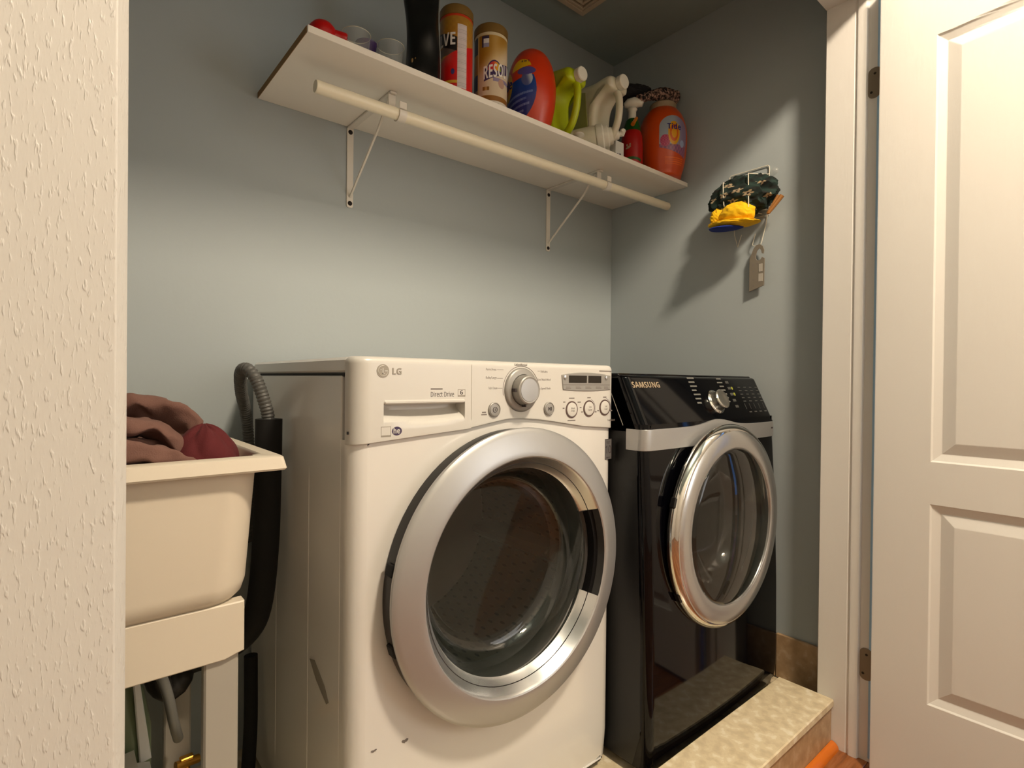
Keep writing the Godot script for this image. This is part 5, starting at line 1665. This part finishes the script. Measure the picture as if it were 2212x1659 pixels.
func can(c: Vector3, r: float, h: float, m: Material, ang: float, t: Array) -> void:
	var o := thing("wipes_can", c, t[4], "can", "wipes cans")
	var b := MB.new()
	lathe_uvy(b, [Vector2(0, 0), Vector2(r - 0.003, 0), Vector2(r, 0.003), Vector2(r, h - 0.028), Vector2(r - 0.002, h - 0.026)], 56, c)
	part(o, "body", b, m, 40.0)
	var l := MB.new()
	l.lathe([Vector2(r - 0.002, h - 0.028), Vector2(r + 0.0012, h - 0.027), Vector2(r + 0.0012, h - 0.006), Vector2(r - 0.002, h - 0.001), Vector2(0, h)], 56, at_xf(c))
	part(o, "lid", l, M.gold_lid)
	var w := MB.new()
	var f := bent(c, ang + t[1], t[2], func(_y: float) -> float: return r, 0.0005)
	if t[3]:
		text(w, "RESOLVE", 0.032, f, 2, 0.72, true, 0.0006)
	else:
		text(w, t[0], 0.035, func(x: float, y: float, z: float) -> Vector3: return f.call(x + 0.004, y + 0.002 + x * 0.16 - (x * x) * 1.2, z), 0, 0.50, true, 0.0006)
	part(o, "lettering", w, M.lettering_white)

func jug(n: String, x: float, half: float, outline: Array, handle: Array, cap: Vector3, cr: float, m: Material, label: String) -> Node3D:
	var y0 := ytop(x)
	var o := thing(n, Vector3(x, y0, 0.24), label, "jug", "handled jugs")
	var pg := PackedVector2Array()
	for q in outline:
		pg.append(Vector2(q[0], y0 + q[1]))
	# soft corners on the outline
	for k in 2:
		var sm := PackedVector2Array()
		for i in pg.size():
			var a := pg[i]
			var b := pg[(i + 1) % pg.size()]
			sm.append(a.lerp(b, 0.25)); sm.append(a.lerp(b, 0.75))
		pg = sm
	for i in pg.size():
		pg[i].y = maxf(pg[i].y, y0)
	var mb := MB.new()
	var rows := []
	var rim := [[-1.0, 0.020], [-0.97, 0.012], [-0.88, 0.005], [-0.70, 0.001], [-0.4, 0.0], [0.4, 0.0], [0.70, 0.001], [0.88, 0.005], [0.97, 0.012], [1.0, 0.020]]
	for e in rim:
		var p := MB.inset(pg, e[1]) if e[1] > 0.0 else pg
		var r := PackedVector3Array()
		for q in p:
			r.append(Vector3(x + e[0] * half, q.y, q.x))
		rows.append(r)
	mb.grid(rows, true)
	var mid := Vector3(0, 0, 0)
	for p in rows[0]:
		mid += p
	mid /= rows[0].size()
	var fr := PackedVector3Array(rows[0])
	fr.reverse()
	mb.fan(fr, mid)
	mb.fan(rows[-1], Vector3(2 * x - mid.x, mid.y, mid.z))
	mb.fix()
	part(o, "body", mb, m, 60.0)
	var hp := []
	for q in handle:
		hp.append(Vector3(x, y0 + q[1], q[0]))
	part(o, "handle", tube1(curve(hp, 24), 0.0115, 14), m, 60.0)
	var cz := cap.z
	var cm := MB.new()
	cm.lathe([Vector2(0, -0.004), Vector2(cr - 0.003, -0.004), Vector2(cr, 0.0), Vector2(cr, 0.016), Vector2(cr - 0.002, 0.0185), Vector2(0, 0.019)], 32, Transform3D(Basis(Vector3(1, 0, 0), Vector3(0, 0, 1), Vector3(0, -1, 0)), Vector3(x, y0 + cap.y, cz)))
	part(o, "cap", cm, M.plastic_white)
	return o

# ------------------------------------------------------------------ wire rack on the side wall
func rack() -> void:
	var w := thing("wire_rack", Vector3(0, 1.50, 0.6), "small white wire rack fixed to the side wall", "rack")
	var R := 0.0017
	part(w, "back_frame", tube1([Vector3(-0.004, 1.50, 0.526), Vector3(-0.004, 1.658, 0.526), Vector3(-0.004, 1.663, 0.531), Vector3(-0.004, 1.663, 0.658), Vector3(-0.004, 1.659, 0.663), Vector3(-0.004, 1.50, 0.663), Vector3(-0.004, 1.50, 0.526)], R, 8), M.wire_white)
	part(w, "side_arm", tube1(curve([Vector3(-0.004, 1.633, 0.663), Vector3(-0.05, 1.625, 0.652), Vector3(-0.095, 1.618, 0.642), Vector3(-0.1, 1.612, 0.641), Vector3(-0.1, 1.56, 0.642), Vector3(-0.1, 1.511, 0.643), Vector3(-0.095, 1.506, 0.644), Vector3(-0.05, 1.511, 0.653), Vector3(-0.004, 1.516, 0.663)], 40), R, 8), M.wire_white)
	part(w, "side_arm", tube1(curve([Vector3(-0.004, 1.622, 0.526), Vector3(-0.05, 1.617, 0.54), Vector3(-0.095, 1.612, 0.554), Vector3(-0.1, 1.606, 0.555), Vector3(-0.1, 1.57, 0.556), Vector3(-0.1, 1.538, 0.558), Vector3(-0.095, 1.532, 0.557), Vector3(-0.05, 1.525, 0.541), Vector3(-0.004, 1.520, 0.526)], 40), R, 8), M.wire_white)
	part(w, "floor_wire", tube1([Vector3(-0.004, 1.508, 0.55), Vector3(-0.095, 1.505, 0.575), Vector3(-0.095, 1.505, 0.625), Vector3(-0.004, 1.508, 0.64)], R, 8), M.wire_white)
	part(w, "hook", tube1([Vector3(-0.004, 1.50, 0.544), Vector3(-0.008, 1.455, 0.548), Vector3(-0.010, 1.411, 0.561), Vector3(-0.012, 1.45, 0.575)], R * 0.8, 6), M.wire_white)
	part(w, "hook", tube1([Vector3(-0.004, 1.50, 0.658), Vector3(-0.008, 1.473, 0.657), Vector3(-0.012, 1.408, 0.643), Vector3(-0.018, 1.399, 0.630), Vector3(-0.014, 1.408, 0.614), Vector3(-0.010, 1.445, 0.622)], R * 0.8, 6), M.wire_white)
	for q in [[1.640, 0.678], [1.612, 0.503]]:
		var s := MB.new()
		s.lathe([Vector2(0.013, 0.0005), Vector2(0.010, 0.004), Vector2(0.004, 0.008), Vector2(0, 0.010)], 20, Transform3D(Basis(Vector3(0, 1, 0), Vector3(-1, 0, 0), Vector3(0, 0, 1)), Vector3(0, q[0], q[1])))
		part(w, "suction_cup", s, M.cup_clear, 60.0)
	var n := FastNoiseLite.new()
	n.seed = 4
	n.frequency = 0.8
	n.fractal_type = FastNoiseLite.FRACTAL_RIDGED
	n.fractal_octaves = 2
	var green := paint(256, 128, func(u: float, v: float) -> Color:
		var c := Color(0.06, 0.12, 0.105).lerp(Color(0.10, 0.19, 0.165), 0.5 + 0.5 * sin(u * 37 + 3 * sin(v * 19)))
		c = c.lerp(Color(0.045, 0.05, 0.03), clampf(sin(u * 53 + 1) * sin(v * 41) * 1.4 - 0.3, 0, 0.8))
		for f in [[0.70, 0.33], [0.76, 0.47], [0.69, 0.49], [0.655, 0.72], [0.81, 0.55], [0.88, 0.4], [0.60, 0.5], [0.79, 0.70], [0.93, 0.62], [0.73, 0.62], [0.25, 0.4], [0.4, 0.55], [0.1, 0.5], [0.5, 0.3]]:
			var d := Vector2((u - f[0]) * 1.6, v - f[1])
			var r := d.length()
			if r < 0.011:
				return Color(0.08, 0.05, 0.04)
			if r < 0.036 + 0.012 * cos(d.angle() * 5):
				return Color(0.66, 0.58, 0.46)
		return c)
	var gm := tex_mat("scarf_print", green, 0.9)
	var sc := MB.new()
	sc.blob(Vector3(-0.056, 1.565, 0.600), Vector3(0.048, 0.064, 0.108), func(d: Vector3) -> float:
		return 0.93 + 0.22 * n.get_noise_3dv(d * 1.6) + 0.16 * maxf(0.0, -d.z) * maxf(0.0, -d.y) + 0.1 * maxf(0.0, d.y) * (0.3 - absf(d.z)), 80, 48)
	solo("green_scarf", sc, gm, Vector3(-0.056, 1.51, 0.60), "dark green scarf printed with small pale flowers, stuffed in the rack", "scarf", "", 60.0)
	var n3 := FastNoiseLite.new()
	n3.seed = 14
	n3.frequency = 0.7
	var cp := thing("yellow_cap", Vector3(-0.09, 1.445, 0.575), "yellow cloth cap with blue brim hanging under the green scarf", "cap")
	var cm := MB.new()
	cm.blob(Vector3(-0.086, 1.500, 0.597), Vector3(0.040, 0.037, 0.058), func(d: Vector3) -> float: return 1.0 + 0.16 * n3.get_noise_3dv(d * 2.2), 56, 36)
	cm.blob(Vector3(-0.083, 1.502, 0.532), Vector3(0.030, 0.030, 0.026), func(d: Vector3) -> float: return 1.0 + 0.25 * n3.get_noise_3dv(d * 3.0 + Vector3(3, 0, 0)), 40, 26)
	cm.blob(Vector3(-0.088, 1.471, 0.585), Vector3(0.047, 0.012, 0.084), func(d: Vector3) -> float: return 1.0 + 0.15 * n3.get_noise_3dv(d * 3.0 + Vector3(0, 7, 0)), 48, 20, Basis(Vector3(1, 0, 0), 0.08))
	part(cp, "crown", cm, M.cloth_yellow, 60.0)
	var br := MB.new()
	br.blob(Vector3(-0.094, 1.4595, 0.560), Vector3(0.052, 0.0085, 0.055), func(d: Vector3) -> float: return 1.0 + 0.08 * sin(d.x * 4.0), 48, 16, Basis(Vector3(1, 0, 0), 0.06) * Basis(Vector3(0, 0, 1), 0.12))
	part(cp, "brim", br, M.cloth_blue, 60.0)
	var wd := MB.new()
	for k in 2:
		var a := Vector3(-0.055 - 0.006 * k, 1.488, 0.683 + 0.006 * k)
		var b := Vector3(-0.050 - 0.006 * k, 1.540 - 0.004 * k, 0.716 + 0.013 * k)
		wd.tube([a, a.lerp(b, 0.3), b], [0.0045, 0.0058, 0.0072], 8)
	solo("wooden_peg", wd, M.wood_pale, Vector3(-0.055, 1.488, 0.69), "pale wooden clothes peg sticking out beside the green scarf", "clothes peg")
	# hanger tag on the wire hook
	var tg := MB.new()
	var X := Transform3D(Basis(Vector3(0, 0, 1), Vector3(0, 1, 0), Vector3(-1, 0, 0)), Vector3(-0.017, 0, 0))
	var o := [[0.6075, 1.252], [0.6575, 1.268], [0.6585, 1.357], [0.6500, 1.362], [0.6440, 1.354], [0.6360, 1.352], [0.6300, 1.358], [0.6285, 1.368], [0.6330, 1.385], [0.6400, 1.392], [0.6460, 1.386], [0.6490, 1.374], [0.6550, 1.372], [0.6570, 1.384], [0.6520, 1.398], [0.6420, 1.4055], [0.6300, 1.404], [0.6210, 1.394], [0.6130, 1.374], [0.6075, 1.362]]
	var pg := PackedVector2Array()
	for q in o:
		pg.append(Vector2(q[0], q[1]))
	tg.extrude(pg, 0.0, 0.003, 0.0006, X)
	var t := thing("hanger_tag", Vector3(-0.017, 1.25, 0.633), "grey plastic hanger tag dangling from the rack's wire hook", "hanger")
	part(t, "plate", tg, M.tag_grey)
	for q in [[0.646, 1.327, 0.0125, 0.026], [0.6465, 1.295, 0.0145, 0.026]]:
		var s := MB.new()
		s.box(Vector3(q[0] - q[2] / 2, q[1] - q[3] / 2, 0.0025), Vector3(q[0] + q[2] / 2, q[1] + q[3] / 2, 0.0038), 0.0005)
		var s2 := MB.new()
		for v in s.v:
			s2.v.append(X * v); s2.t.append(Vector2.ZERO)
		part(t, "square", s2, M.print_pale, 35.0, "paler raised square")
	for q in [[0.620, 1.338], [0.622, 1.318], [0.622, 1.290], [0.634, 1.342], [0.622, 1.270], [0.6225, 1.378]]:
		var s := MB.new()
		s.lathe([Vector2(0.0022, 0.0028), Vector2(0.0022, 0.0034), Vector2(0, 0.0034)], 10, X * Transform3D(Basis(Vector3(1, 0, 0), Vector3(0, 0, 1), Vector3(0, -1, 0)), Vector3(q[0], q[1], 0)))
		part(t, "stud", s, M.print_grey)
